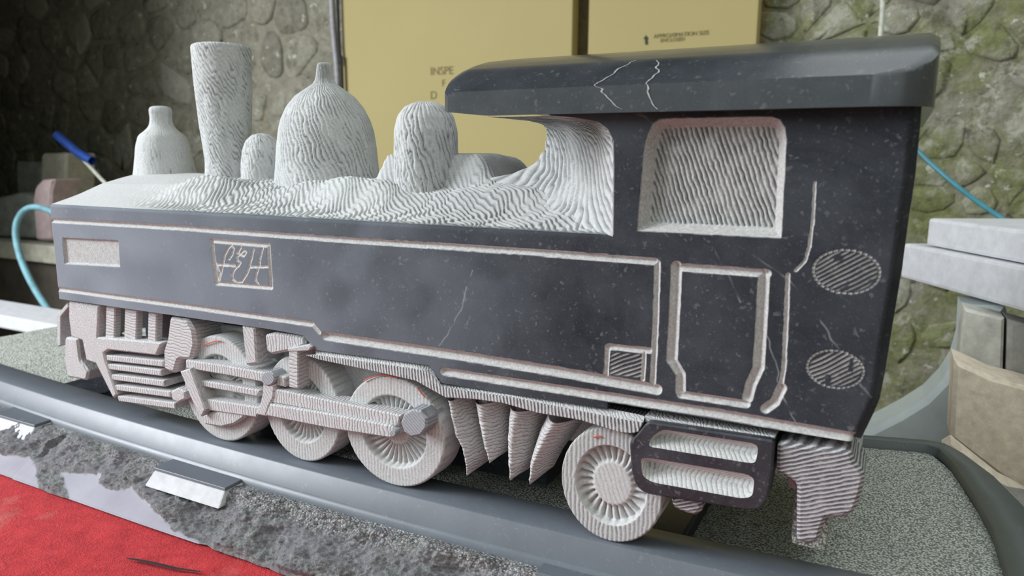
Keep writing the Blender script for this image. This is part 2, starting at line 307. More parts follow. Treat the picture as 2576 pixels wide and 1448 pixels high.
# ------------------------------------------------------------------ setting
WY = 1.70
wall = box('wall_back', (-4.6, WY, 0), (3.2, WY + .3, 3.2), M_MORTAR); tag(wall, 'mossy rubble stone wall behind the locomotive', kind='structure')
floor = box('floor', (-4.6, -3, -.05), (3.2, WY + .3, 0), M_FLOOR); tag(floor, 'bare earth floor of the workshop', kind='structure')
wl = box('shade_wall_left', (-4.9, .42, 0), (-4.6, WY + .3, 3.2), M_MORTAR); tag(wl, 'unseen rubble side wall added to darken the back left corner', kind='structure')  # out of view, added to darken the back-left corner
wf = box('shade_wall_front', (-4.9, .40, 0), (-1.95, .62, 3.2), M_MORTAR); tag(wf, 'unseen rubble partition added to shade the left back wall', kind='structure')  # added out of view to keep doorway light off the left back wall
wr = box('shade_wall_right', (2.85, -1.8, 0), (3.15, WY + .3, 3.2), M_MORTAR); tag(wr, 'unseen mossy side wall added to block light at the cab end', kind='structure')  # added off camera to block the sky on the right and bounce green
ce = box('shade_ceiling', (-4.9, -.45, 2.75), (.72, WY + .3, 2.85), M_DWOOD); tag(ce, 'unseen dark boarding added overhead to cut the sky light', kind='structure')  # unseen; extent chosen to hold back sky light and roof reflections
def wall_stones():
    zone = [S(0, 0, WY)[0] - .12, S(870, 0, WY)[0], S(1890, 0, WY)[0], S(2576, 0, WY)[0] + .12]; pts = []
    for xa, xb, za, zb, w, h in ((zone[0], zone[1], .95, 2.35, .20, .125), (zone[2], zone[3], .70, 1.95, .115, .085)):
        r = 0; z = za
        while z < zb:
            x = xa - (r % 2) * w / 2
            while x < xb: pts.append((x + random.uniform(-.42, .42) * w, z + random.uniform(-.38, .38) * h, w, h)); x += w * random.uniform(.8, 1.25)
            z += h; r += 1
    P = np.array(pts)[:, :2]; k = 0
    for i, (x, z, w, h) in enumerate(pts):
        poly = [np.array(q) for q in ((-w, -h), (w, -h), (w, h), (-w, h))]; d = P - P[i]; nb = np.argsort((d ** 2).sum(1))[1:16]
        for j in nb:                     # clip to the half plane nearer to this stone
            n = d[j]; c = (n @ n) / 2; out = []
            for a, b in zip(poly, poly[1:] + poly[:1]):
                fa, fb = a @ n - c, b @ n - c
                if fa <= 0: out.append(a)
                if fa * fb < 0: out.append(a + (b - a) * (fa / (fa - fb)))
            poly = out
            if len(poly) < 3: break
        if len(poly) < 3 or k >= 298 or random.random() < .10: continue
        p = ccw(np.array(poly)); p = rounded(inset(p, random.uniform(.002, .008)), .022, 1); p = p * np.random.RandomState(i).uniform(.93, 1.02, (len(p), 1)); m = len(p); c = p.mean(0); dp = random.uniform(.001, .009); tx, tz = random.uniform(-.06, .06), random.uniform(-.08, .08)
        f = lambda q, y: (x + q[0], WY + y - (0 if y > 0 else tx * q[0] + tz * q[1]), z + q[1])
        v = [f(q, .01) for q in p] + [f(q, -dp * .6) for q in c + (p - c) * .95] + [f(q, -dp) for q in c + (p - c) * .78] + [f(c, -dp - .002)]; F = []
        for a in range(m):
            b = (a + 1) % m
            for o in (0, m): F.append((o + a, o + b, o + m + b, o + m + a))
            F.append((2 * m + a, 2 * m + b, 3 * m))
        me = bpy.data.meshes.new('stone'); me.from_pydata(v, [], F); me.update(); link('stone', me, M_STONE, wall, True); k += 1
wall_stones()

# ------------------------------------------------------------------ bench, cloth, track base
TZ = 0.815
bench = empty('carving_bench', (0.5, .25, 0), 'low stone banker bench under the red cloth', 'bench')
box('bench_top', (-.75, -.52, TZ - .085), (1.45, .555, TZ - .0075), M_CONC, bench, .01)
for x in (-.5, 1.2):
    box('leg', (x - .12, -.35, 0), (x + .12, .45, TZ - .086), M_CONC, bench, .01)
def cloth():
    x = np.linspace(-.72, 1.2, 200); y = np.linspace(-.5, .1, 70); X, Y = np.meshgrid(x, y)
    Z = TZ - .0058 + .0032 * noise(X * 9, Y * 9) + .002 * noise(X * 40, Y * 40)
    o = npobj('red_cloth', np.stack([X, Y, Z], -1).reshape(-1, 3), gridq(70, 200), M_FELT); return tag(o, 'dusty red felt cloth spread under the rough stone base', 'cloth')
CL = cloth()
bow = lambda x: 0.002 + 0.055 * (np.asarray(x) - .48) ** 2
base = empty('track_base', (.48, .24, TZ), 'rough grey stone base carved with polished rails and sleepers', 'track base')
RZ = 0.889; FZ = 0.863; DZ = 0.868; X0, X1 = -.62, 1.20
def rail(name, sec, yoff=0.0, sgn=1, x0=X0, x1=X1, n=90, mat=M_RAIL):
    xs = np.linspace(x0, x1, n); V = []
    for (dy, z) in sec:
        for xx in xs: V.append((xx, yoff + sgn * (bow(xx) + dy), z))
    return npobj(name, V, gridq(len(sec), n, flip=(sgn < 0)), mat, base, smooth=False)
rail('rail_head', [(-.0135, FZ + .003), (-.0035, RZ - .002), (-.0015, RZ), (.044, RZ), (.047, RZ - .003), (.049, DZ - .004)])
rail('rail_foot', [(-.0185, FZ - .012), (-.018, FZ), (-.0135, FZ + .003)], mat=M_RAIL)
def base_front():
    nx, ns = 900, 130; x = np.linspace(X0, 0.79, nx); s = np.linspace(0, 1, ns); X, Sg = np.meshgrid(x, s)
    yb = -.083 - .012 * (noise(X * 4, 3.3) - .5); yt = bow(X) - .017; prof = Sg ** .95
    Y = yt + (yb - yt) * prof; Z = FZ - .006 - (FZ - .006 - (TZ)) * (Sg ** 1.15)
    # sawn lower facets, bounded by flaked hollows
    def proj(X, Y, Z):
        d = np.stack([X, Y, Z], -1) - CAM; w = d @ FD; return FW / 2 + FPX * (d @ RT) / w, FH / 2 - FPX * (d @ UP) / w
    U, Vv = proj(X, Y, Z); f1 = np.array([(157, 1190), (255, 1194), (252, 1215), (280, 1234), (332, 1227), (384, 1277), (437, 1333), (500, 1362), (489, 1420), (300, 1400), (120, 1300), (175, 1250)], float); f2 = np.array([(-160, 1050), (-40, 1110), (10, 1146), (78, 1150), (92, 1180), (100, 1260), (-160, 1200)], float)
    m1 = np.maximum(sdpoly(U, Vv, f1), sdpoly(U, Vv, f2)); wob = 9 * (noise(U / 9, Vv / 9) - .5); sw = sst(-2.5, 2.5, m1 + wob); sg = sst(-22, 4, m1)
    n = (noise(X * 22, Sg * 2.6) - .5) * .030 + (noise(X * 60, Sg * 7) - .5) * .014 + (noise(X * 170, Sg * 17) - .5) * .005 + (noise(X * 420, Sg * 40) - .5) * .0035 + .008
    notch = np.exp(-((X - .335) / .028) ** 2) * sst(.15, .5, Sg) * .010 + np.exp(-((X + .015) / .02) ** 2) * sst(.25, .5, Sg) * .012
    env = sst(0, .12, Sg) * (1 - .75 * sst(.9, 1, Sg)); dsp = n * env * (1 - sg) * .8 + .001 * sg * env - notch * (1 - sg)
    Y2 = Y - dsp * .8; Z2 = Z + dsp * .6; Z2 = np.maximum(Z2, TZ + .001); Z2[-1] = TZ - .0003
    pk = (1 - sst(.15, .42, Sg + .25 * (noise(X * 14, Sg * 4) - .5))) * (1 - sw) * (.35 + .65 * sst(.1, .5, X))
    return npobj('rough_front', np.stack([X, Y2, Z2], -1).reshape(-1, 3), gridq(ns, nx, flip=True), M_ROUGH, base, attrs={'sawn': sw, 'peck': pk})
base_front()
xs = np.linspace(X0, X1, 40)
def deck():
    nx, ny = 260, 110; x = np.linspace(X0, X1, nx); s = np.linspace(0, 1, ny); X, Sg = np.meshgrid(x, s)
    y0 = bow(X) + .046; y1 = np.interp(X, [-.62, -.3, 0, .5, 1.0, 1.085, 1.11, 1.135, 1.2], [.39, .425, .445, .47, .475, .46, .40, .24, .05]); Y = y0 + (y1 - y0) * Sg
    Z = DZ + .0016 * (noise(X * 220, Y * 220) - .5) + .001 * (noise(X * 90, Y * 90) - .5); return npobj('punched_deck', np.stack([X, Y, Z], -1).reshape(-1, 3), gridq(ny, nx), M_PECK, base)
deck()
box('base_block', (X0 + .01, .045, TZ + .001), (1.08, .40, DZ - .006), M_ROUGH, base)
def far_edge():
    zt = DZ + .012; O = [SZ(*p, zt)[:2] for p in ((2150, 1090), (2330, 1104), (2375, 1112), (2422, 1137), (2500, 1195), (2576, 1272), (2640, 1360), (2680, 1450), (2700, 1540))]; I = [SZ(*p, zt)[:2] for p in ((2150, 1101), (2330, 1117), (2362, 1128), (2395, 1160), (2450, 1240), (2500, 1330), (2535, 1440), (2550, 1520), (2555, 1600))]
    xa = O[0][0]; w0 = [(-.62, .40), (-.3, .435), (0, .455), (.5, O[0][1] + .002)]; O = np.array(w0 + O); I = np.array([(a, b - .020) for a, b in w0] + I); V = []
    for A, z in ((I, DZ - .004), (I, zt), (O, zt - .001), (O + [.004, .004], TZ + .001)):
        V += [(p[0], p[1], z) for p in A]
    n = len(O); return npobj('border_kerb', V, gridq(4, n), mat_polish_only('honed_kerb_stone', (0.17, 0.20, 0.19), .4, .5), base, smooth=False)
far_edge()
for k, (a, b) in enumerate(((-.155, -.045), (.228, .358), (.748, 1.2))):
    yb = float(bow((a + b) / 2)); o = hexa('sleeper_end', [(a, yb - .057, FZ - .021), (b, yb - .057, FZ - .021), (b, yb - .012, FZ - .021), (a, yb - .012, FZ - .021), (a + .004, yb - .043, FZ - .004), (b - .004, yb - .043, FZ - .004), (b, yb - .012, FZ - .004), (a, yb - .012, FZ - .004)], M_SLPR, base, .002)
    t = hexa('sleeper_top', [(a + .002, yb - .045, FZ - .004), (b - .002, yb - .045, FZ - .004), (b - .002, yb - .014, FZ - .003), (a + .002, yb - .014, FZ - .003), (a + .003, yb - .044, FZ - .001), (b - .003, yb - .044, FZ - .001), (b - .003, yb - .014, FZ), (a + .003, yb - .014, FZ)], M_RAIL, base, .0006)
    bb = min(b, a + .12); yy = yb + .05
    hexa('sleeper', [(a, yy, DZ - .005), (bb, yy, DZ - .005), (bb, .44, DZ - .005), (a, .44, DZ - .005), (a + .004, yy, DZ + .012), (bb - .004, yy, DZ + .012), (bb - .004, .44, DZ + .012), (a + .004, .44, DZ + .012)], M_POL, base, .003)

# ------------------------------------------------------------------ locomotive
YC = 0.17; ZT = 1.1770
loco = empty('stone_locomotive', (.5, YC, RZ), 'carved grey limestone steam locomotive with polished dark tank and cab', 'sculpture')
LG = []                                   # grooves: (polyline, half width, depth)
def G(px, w, d=None, y=0.0): LG.append((XZ(px, y), w, d or w * 1.05))
# lining on the tank
G([(128, 554), (454, 573), (850, 602), (1324, 633), (1648, 658)], .0034); G([(148, 727), (460, 769), (785, 815)], .0034); G([(785, 815), (803, 836)], .0026)
G([(818, 845), (1150, 893), (1429, 939), (1652, 979)], .0052); G([(1654, 662), (1650, 800), (1642, 968)], .0030); G([(1116, 934), (1376, 974), (1795, 1038), (2148, 1101)], .0045)
# square inspection plate near the cab
G([(1533, 872), (1634, 882)], .0030); G([(1529, 872), (1524, 946)], .0028); G([(1621, 885), (1617, 953)], .0022)
# cab door panel
G([(1708, 672), (1930, 688)], .0036); G([(1702, 670), (1696, 800), (1690, 905)], .0050); G([(1690, 905), (1712, 940), (1712, 985)], .0046); G([(1922, 690), (1914, 830), (1908, 925)], .0048); G([(1908, 925), (1890, 965), (1880, 1000)], .0046); G([(1712, 992), (1878, 1016)], .0036)
# hand rails
G([(2050, 460), (2046, 540), (2036, 620), (2026, 655), (2002, 680)], .0014); G([(1982, 692), (1978, 800), (1972, 930), (1962, 980)], .0020); G([(1966, 975), (1950, 1010), (1925, 1028)], .0042)
NAME = [[(547, 665), (590, 668)], [(575, 622), (566, 640), (560, 665), (556, 685), (550, 708)], [(575, 622), (582, 616), (587, 625), (584, 640), (576, 651)], [(543, 662), (552, 685), (547, 706)], [(560, 664), (590, 669)],
        [(605, 622), (598, 634)], [(597, 636), (612, 644), (618, 634), (612, 630), (602, 640), (596, 646), (597, 654), (604, 660), (600, 667), (590, 676), (584, 690), (585, 702), (594, 710), (605, 709)],
        [(637, 628), (632, 650), (627, 671), (620, 690), (606, 710)], [(660, 624), (655, 645), (652, 668)], [(627, 671), (650, 671), (672, 671)], [(650, 672), (644, 690), (643, 705), (650, 716)]]
for s in NAME: G(s, .0019, .0014)
def ell(cx, cy, rx, ry, n=60): return [(cx + rx * math.cos(2 * math.pi * k / n), cy + ry * math.sin(2 * math.pi * k / n)) for k in range(n)]
WIN = ccw(XZ([(1602, 581), (1966, 599), (1972, 480), (1979, 352), (1975, 320), (1962, 301), (1940, 293), (1700, 297), (1660, 300), (1641, 312), (1629, 336), (1620, 370), (1611, 480)]))
PLQ = XZ([(156, 597), (297, 604), (302, 672), (162, 664)]); NPL = XZ([(533, 605), (675, 617), (682, 723), (545, 712)]); SQP = XZ([(1535, 884), (1616, 890), (1614, 951), (1531, 942)])
RD1 = XZ(ell(2128, 683, 80, 52)); RD2 = XZ(ell(2100, 928, 68, 44))
VEINS = [XZ(v) for v in ([(1608, 285), (1640, 310), (1660, 330)], [(1775, 560), (1806, 640), (1830, 690), (1862, 760)], [(1895, 640), (1985, 705), (2060, 800), (2110, 880)], [(1924, 830), (1955, 920), (1962, 985), (2000, 1060), (2040, 1110)],
         [(1190, 680), (1170, 730), (1160, 780), (1130, 830), (1105, 870)], [(1170, 720), (1168, 760)], [(2160, 965), (2190, 1000), (2215, 1005)])]
def face(name, X, Z, top=None):
    """depth below the honed side plane, carved mask, tool-gap mask, vein mask"""
    D = np.zeros(X.shape); C = np.zeros(X.shape); Gp = np.zeros(X.shape); reg = np.zeros(X.shape, int)
    jit = .0005 * (noise(X * 180, Z * 180) - .5); lo = (X.min(), Z.min()); hi = (X.max(), Z.max())
    for pts, w, d in LG:
        if pts[:, 0].max() < lo[0] - .02 or pts[:, 0].min() > hi[0] + .02 or pts[:, 1].max() < lo[1] - .02 or pts[:, 1].min() > hi[1] + .02: continue
        q = segd(X, Z, pts) + jit; D = np.maximum(D, d * np.clip(1 - q / w, 0, 1)); C = np.maximum(C, 1 - sst(w * .86, w * 1.04, q))
    def sunk(poly, dep, bw, ang, per, amp, code, carve=1.0, gapk=.8):
        nonlocal D, C, Gp
        sd = sdpoly(X, Z, poly) + jit; k = sd > -.002
        if not k.any(): return
        D[k] = np.maximum(D, dep * np.clip(sd / bw, 0, 1))[k]
        u = (X * math.cos(ang) + Z * math.sin(ang)) / per + .35 * noise(X * 50, Z * 50) + .30 * noise(X * 230, Z * 230); r = ridge(u, 1.0)
        ins = sst(bw, bw + .001, sd); pat = .45 + .55 * noise(X * 120 + 7, Z * 120); D += amp * (1 - r) * ins * pat; Gp = np.clip(np.maximum(Gp, gapk * (1 - r) ** 1.2 * ins * pat), 0, 1)
        C = np.maximum(C, carve * sst(-.0004, .0006, sd)); reg[sd > 0] = code
    sunk(WIN, .0125, .0065, math.radians(21), .0040, .0026, 1, 1.0, 1.3)
    sunk(PLQ, .0035, .0022, math.radians(35), .0040, .0005, 2, .9, .15)
    # square plate and roundels: rows of short cuts in the honed face
    for poly, code, ang, per in ((SQP, 3, math.radians(118), .0034), (RD1, 4, math.radians(124), .0031), (RD2, 5, math.radians(124), .0031)):
        sd = sdpoly(X, Z, poly)
        if (sd > -.004).any():
            u = (X * math.cos(ang) + Z * math.sin(ang)) / per + .5 * noise(X * 60 + 3, Z * 60); fr = np.abs((u % 1) - .5) * 2; wv = .36 + .35 * (noise(X * 90, Z * 90 + 4) - .5)
            cut = (1 - sst(wv, wv + .2, fr)) * sst(.0000, .0012, sd); brk = sst(.12, .24, noise(X * 130 + 9, Z * 130)); cut = cut * brk
            D = np.maximum(D, .0013 * cut); C = np.maximum(C, cut); reg[sd > 0] = code
            if code > 3:
                c0 = poly.mean(0); rx = np.ptp(poly[:, 0]) / 2; rz = np.ptp(poly[:, 1]) / 2; th = np.arctan2((Z - c0[1]) / rz, (X - c0[0]) / rx); rr = np.hypot((X - c0[0]) / rx, (Z - c0[1]) / rz)
                per_n = 34; ring = (1 - sst(.030, .055, np.abs(rr - 1.05))) * sst(.25, .5, np.abs(np.sin(th * per_n / 2)))
                D = np.maximum(D, .0012 * ring); C = np.maximum(C, ring)
    sd = sdpoly(X, Z, NPL); q = np.abs(sd); D = np.maximum(D, .0026 * np.clip(1 - q / .0030, 0, 1)); C = np.maximum(C, 1 - sst(.0024, .0032, q)); reg[sd > 0] = 6
    ve = np.zeros(X.shape)
    for v in VEINS:
        q = segd(X + .003 * (noise(X * 160, Z * 160) - .5), Z, v); ve = np.maximum(ve, (1 - sst(.0002, .0009, q)) * sst(.3, .65, noise(X * 80, Z * 80)))
    return D, C, Gp, ve, reg
def split_face(V, Q, attrs, reg, names, mat, skirt_y, nr, nc):
    """one carved face, each sunk panel its own mesh"""
    Rg = reg.ravel()[Q].min(axis=1)
    for code, nm in names.items():
        sel = Q[Rg == code]
        if not len(sel): continue
        used, inv = np.unique(sel, return_inverse=True); inv = inv.reshape(sel.shape); VV = V[used]; AT = {k: a.ravel()[used] for k, a in attrs.items()}; QQ = inv
        if code == 0:                    # close the rim back into the stone
            lp = np.r_[np.arange(nc), np.arange(1, nr) * nc + nc - 1, (nr - 1) * nc + np.arange(nc - 2, -1, -1), np.arange(nr - 2, 0, -1) * nc]
            back = V[lp].copy(); back[:, 1] = skirt_y; front = V[lp]; n = len(lp); o = len(VV); VV = np.vstack([VV, front, back]); i = np.arange(n); j = (i + 1) % n
            QQ = np.vstack([QQ, np.stack([o + i, o + n + i, o + n + j, o + j], -1)])
            for k in AT: AT[k] = np.r_[AT[k], attrs[k].ravel()[lp], attrs[k].ravel()[lp]]
        npobj(nm, VV, QQ, mat, loco, attrs=AT)
# tank side
bot = XZ([(147, 751), (682, 828), (762, 843), (795, 880), (1078, 918), (1112, 963), (1545, 1032)]); XA = S(1541, 597, 0)[0]
nc, nr = 860, 180; x = np.linspace(0, XA, nc); zb = np.interp(x, bot[:, 0], bot[:, 1]); u = np.linspace(0, 1, nr)[:, None]
X = np.repeat(x[None], nr, 0); Z = zb[None] + (ZT - zb[None]) * u
D, C, Gp, ve, reg = face('tank', X, Z)
rd = .004; e = np.clip(Z - (ZT - rd), 0, rd); D += rd - np.sqrt(np.maximum(rd * rd - e * e, 0)); e = np.clip(.003 - X, 0, .003); D += .003 - np.sqrt(np.maximum(9e-6 - e * e, 0)); C = np.maximum(C, .5 * sst(.0025, .0005, X))
dust_sheen = np.clip(1.2 - X * 1.55, 0, 1) * (.7 + .3 * noise(X * 18, Z * 30)) + .16 * sst(.2, .8, noise(X * 30 - Z * 20, Z * 26 + X * 9)) * sst(.25, .5, X) * (1 - sst(.62, .79, X)); dust_sheen[Z > 1.158] *= .8  # dust plus painted-in reflection, strongest at the front end of the tank
V = np.stack([X, D, Z], -1).reshape(-1, 3)
split_face(V, gridq(nr, nc), dict(carve=C, g=Gp, vein=ve, dust_sheen=dust_sheen), reg, {0: 'tank_side', 2: 'front_plaque', 6: 'name_plaque', 3: 'inspection_plate'}, M_SIDE, .034, nr, nc)
# cab side
le = XZ([(1545, 1032), (1541, 597), (1543, 420), (1541, 352), (1527, 324), (1503, 306), (1450, 296), (1380, 290)]); re = XZ([(2138, 1125), (2150, 1098), (2172, 1056), (2194, 1004), (2206, 945), (2226, 820), (2246, 700), (2268, 540), (2282, 450), (2296, 310), (2297, 285)])
ZB, ZC = XZ([(1545, 1032)])[0][1], 1.2815
nr, nc = 360, 380; z = np.linspace(0, 1, nr); s = np.linspace(0, 1, nc)[None]
z = 1.0275 + (ZC - 1.0275) * z; xl = np.where(z <= ZT, XA, np.interp(z, le[:, 1], le[:, 0])); ro = np.argsort(re[:, 1]); xr = np.interp(z, re[ro, 1], re[ro, 0]); X = xl[:, None] + (xr - xl)[:, None] * s; Z = np.repeat(z[:, None], nc, 1)
zlow = np.interp(X, *XZ([(1545, 1026), (1700, 1046), (1950, 1084), (2150, 1120)]).T)      # honed lower edge, level with the tank's
D, C, Gp, ve, reg = face('cab', X, Z); D += .0035 * np.clip((Z - (ZC - .006)) / .006, 0, 1) * 0
e = np.clip(.004 - (xr[:, None] - X), 0, .004); D += .004 - np.sqrt(np.maximum(1.6e-5 - e * e, 0))
e = np.clip(.003 - (X - xl[:, None]), 0, .003) * (Z > ZT); C = np.maximum(C, sst(.0018, .003, e))
dust_sheen = .04 * noise(X * 20, Z * 20) + .3 * sst(1.24, 1.28, Z) * sst(.9, .78, X)
split_face(np.stack([X, D, Z], -1).reshape(-1, 3), gridq(nr, nc), dict(carve=C, g=Gp, vein=ve, dust_sheen=dust_sheen), reg, {0: 'cab_side', 1: 'cab_window', 3: 'inspection_plate', 4: 'upper_roundel', 5: 'lower_roundel'}, M_SIDE, .05, nr, nc)
# solid stone behind the two carved faces
box('tank_core', (.003, .030, 1.042), (XA + .02, 2 * YC, 1.166), M_POL, loco, .004)
XB = S(1372, 345, .12)[0]
def cab_core():
    pl = [(XA + .012, .04), (XA - .005, .12), (XB + .025, .155), (XB + .025, .205), (XA, .34)]; zs = np.linspace(1.03, 1.288, 24); V = []; n = len(pl) + 3
    for z in zs:
        xr_ = float(np.interp(z, re[ro, 1], re[ro, 0])) + .005
        V += [(a, b, z) for a, b in pl] + [(xr_ - .004, .34, z), (xr_, .334, z), (xr_, .005, z)]
    Q = gridq(24, n, wrap=True, flip=True); return npobj('cab_core', V, Q, M_POL, loco, smooth=False)
cab_core()
# curved, tooled front corner of the cab sweeping up under the roof
def pillar():
    A = [(1541, 598), (1541, 560), (1541, 500), (1542, 430), (1542, 370), (1537, 342), (1522, 318), (1500, 304), (1450, 294), (1390, 288)]; B = [(1160, 462), (1290, 436), (1345, 412), (1368, 375), (1374, 345), (1373, 322), (1362, 312), (1330, 304), (1280, 298), (1220, 293)]
    nt, ns = 220, 130; ta = np.linspace(0, 1, len(A)); T = np.linspace(0, 1, nt)
    PA = np.array([S(*p, 0.0005) for p in A]); PB = np.array([S(*p, .118) for p in B]); PB[0] = (PB[0][0], .118, PB[0][2])
    a = np.stack([np.interp(T, ta, PA[:, k]) for k in range(3)], -1); b = np.stack([np.interp(T, ta, PB[:, k]) for k in range(3)], -1)
    for q in (a, b):
        for _ in range(14): q[1:-1] = (q[:-2] + 2 * q[1:-1] + q[2:]) / 4
    s = np.linspace(0, 1, ns)[None, :, None]; P = a[:, None] * (1 - s) + b[:, None] * s; hump = np.sin(np.pi * s[..., 0]) ; low = np.exp(-T / .22)[:, None]
    P[..., 1] += .012 * hump * (1 - low) - .0 * hump; P[..., 2] -= .016 * hump * low
    L1 = s[..., 0] * .20; L2 = T[:, None] * .16; ph = (L1 * .75 - L2 * .80) / .0088 + 1.5 * noise(L1 * 40, L2 * 22 + 3) + .5 * noise(L1 * 160, L2 * 80); h = ridge(ph, .9); am = .0034 * (.5 + .7 * noise(L1 * 50 + 5, L2 * 50)); g = (1 - h) ** 1.3 * sst(.2, .5, noise(L1 * 45 + 2, L2 * 30))
    P[..., 1] += am * (1 - h) * sst(0, .04, s[..., 0]); P[..., 0] += .4 * am * (1 - h)
    Q = gridq(nt, ns); V = P.reshape(-1, 3)
    o = len(V); bk = P[:, -1].copy(); bk[:, 1] = .20; bk[:, 0] += .004; V = np.vstack([V, bk]); i = np.arange(nt - 1); Q = np.vstack([Q, np.stack([i * ns + ns - 1, o + i, o + i + 1, (i + 1) * ns + ns - 1], -1)])
    npobj('cab_front_sweep', V, Q[:, ::-1], M_CARVED, loco, attrs={'g': np.r_[g.ravel(), np.zeros(nt)]})
pillar()
# tooled upper surface of the tanks and boiler
def tank_top():
    nx, ny = 820, 250; x = np.linspace(0, XA + .01, nx); y = np.linspace(.0034, 2 * YC, ny); X, Y = np.meshgrid(x, y); w = np.abs(Y - YC)
    pf = np.interp(w, [0, .035, .064, .09, .126, .1665, .17], [1.2185, 1.2155, 1.2095, 1.2035, 1.1905, 1.1770, 1.1768])            # front end
    pm = np.interp(w, [0, .05, .085, .105, .125, .1665, .17], [1.214, 1.211, 1.202, 1.190, 1.1845, 1.1770, 1.1768]); k = sst(.05, .22, X); Z = pf * (1 - k) + pm * k
    def mound(cx, cy, rx, ry, h): return h * np.exp(-(np.abs(X - cx) / rx) ** 3 - (np.abs(Y - cy) / ry) ** 3)
    for a in ((.215, .075, .05, .030, .016), (.40, .088, .05, .022, .010), (.475, .085, .055, .026, .013), (.66, .10, .07, .03, .008)): Z = Z + mound(*a)
    Z = Z + .034 * sst(.455, .475, X) * (1 - sst(.595, .635, X)) * sst(.105, .13, Y) * (1 - sst(.23, .26, Y)) - .0
    Z += .012 * sst(.66, .79, X) ** 1.5 * sst(.01, .08, Y)
    Z += .0022 * (noise(X * 24, Y * 24) - .5) * sst(0, .03, Y)
    ph = (X + .78 * Y + 3.2 * Y * Y * sst(.15, .6, X)) / .0078 + 1.6 * noise(X * 34, Y * 22) + 1.1 * noise(X * 130, Y * 55); h = ridge(ph, 1.1)
    edge = sst(.006, .013, Y + .009 * (h - .6) + .004 * (noise(X * 30, 4.4) - .5)); amt = sst(.10, .26, X + .25 * (Y - .03)) * edge; Z -= .0024 * (1 - h) * amt
    patch = sst(.42, .62, noise(X * 26 + 4, Y * 30)); g = (1 - h) ** 1.3 * amt * (.22 + .6 * patch)
    pol = (1 - edge) * sst(.15, .3, X) + .35 * (1 - sst(.1, .26, X)) * 0
    V = np.stack([X, Y, Z], -1).reshape(-1, 3); return npobj('tank_top', V, gridq(ny, nx), M_CARVED, loco, attrs={'g': g, 'polish': pol})
tank_top()
# chimney, domes
lathe('chimney', [(.033, 1.19), (.0305, 1.236), (.0325, 1.262), (.0352, 1.287), (.0384, 1.337), (.0402, 1.390), (.0402, 1.3945), (.0385, 1.3965), (.02, 1.3975), (.001, 1.398)], .155, YC, M_CARVED, loco, slope=.55, per=.0052, amp=.0009, nt=240, nh=220, patch=(.42, .16), seed=2)
lathe('lamp_dome', [(.052, 1.19), (.047, 1.205), (.0435, 1.222), (.0400, 1.245), (.0385, 1.256), (.0335, 1.2727), (.022, 1.282), (.0165, 1.289), (.0150, 1.300), (.0158, 1.308), (.0160, 1.313), (.013, 1.3165), (.001, 1.3175)], .018, YC, M_CARVED, loco, slope=.15, per=.004, amp=.0004, patch=(.6, .2), seed=5)
lathe('sand_valve', [(.030, 1.19), (.029, 1.23), (.0262, 1.25), (.021, 1.264), (.012, 1.2725), (.001, 1.275)], .224, YC, M_CARVED, loco, slope=.3, per=.005, amp=.0008, patch=(.4, .2), seed=8)
lathe('steam_dome', [(.071, 1.19), (.0685, 1.215), (.0665, 1.235), (.0645, 1.255), (.061, 1.278), (.057, 1.291), (.049, 1.307), (.038, 1.3205), (.024, 1.3305), (.0145, 1.337), (.0112, 1.343), (.0098, 1.352), (.0090, 1.361), (.007, 1.3635), (.001, 1.364)], .342, YC, M_CARVED, loco, slope=.30, per=.0050, amp=.0011, nt=300, nh=240, patch=(.28, .2), seed=3)
lathe('filler_dome', [(.038, 1.17), (.0365, 1.21), (.0355, 1.245), (.0350, 1.272), (.031, 1.289), (.0225, 1.300), (.011, 1.305), (.001, 1.306)], .531, .125, M_CARVED, loco, slope=.22, per=.0050, amp=.0010, nt=240, nh=170, patch=(.28, .2), seed=6, ey=1.12)
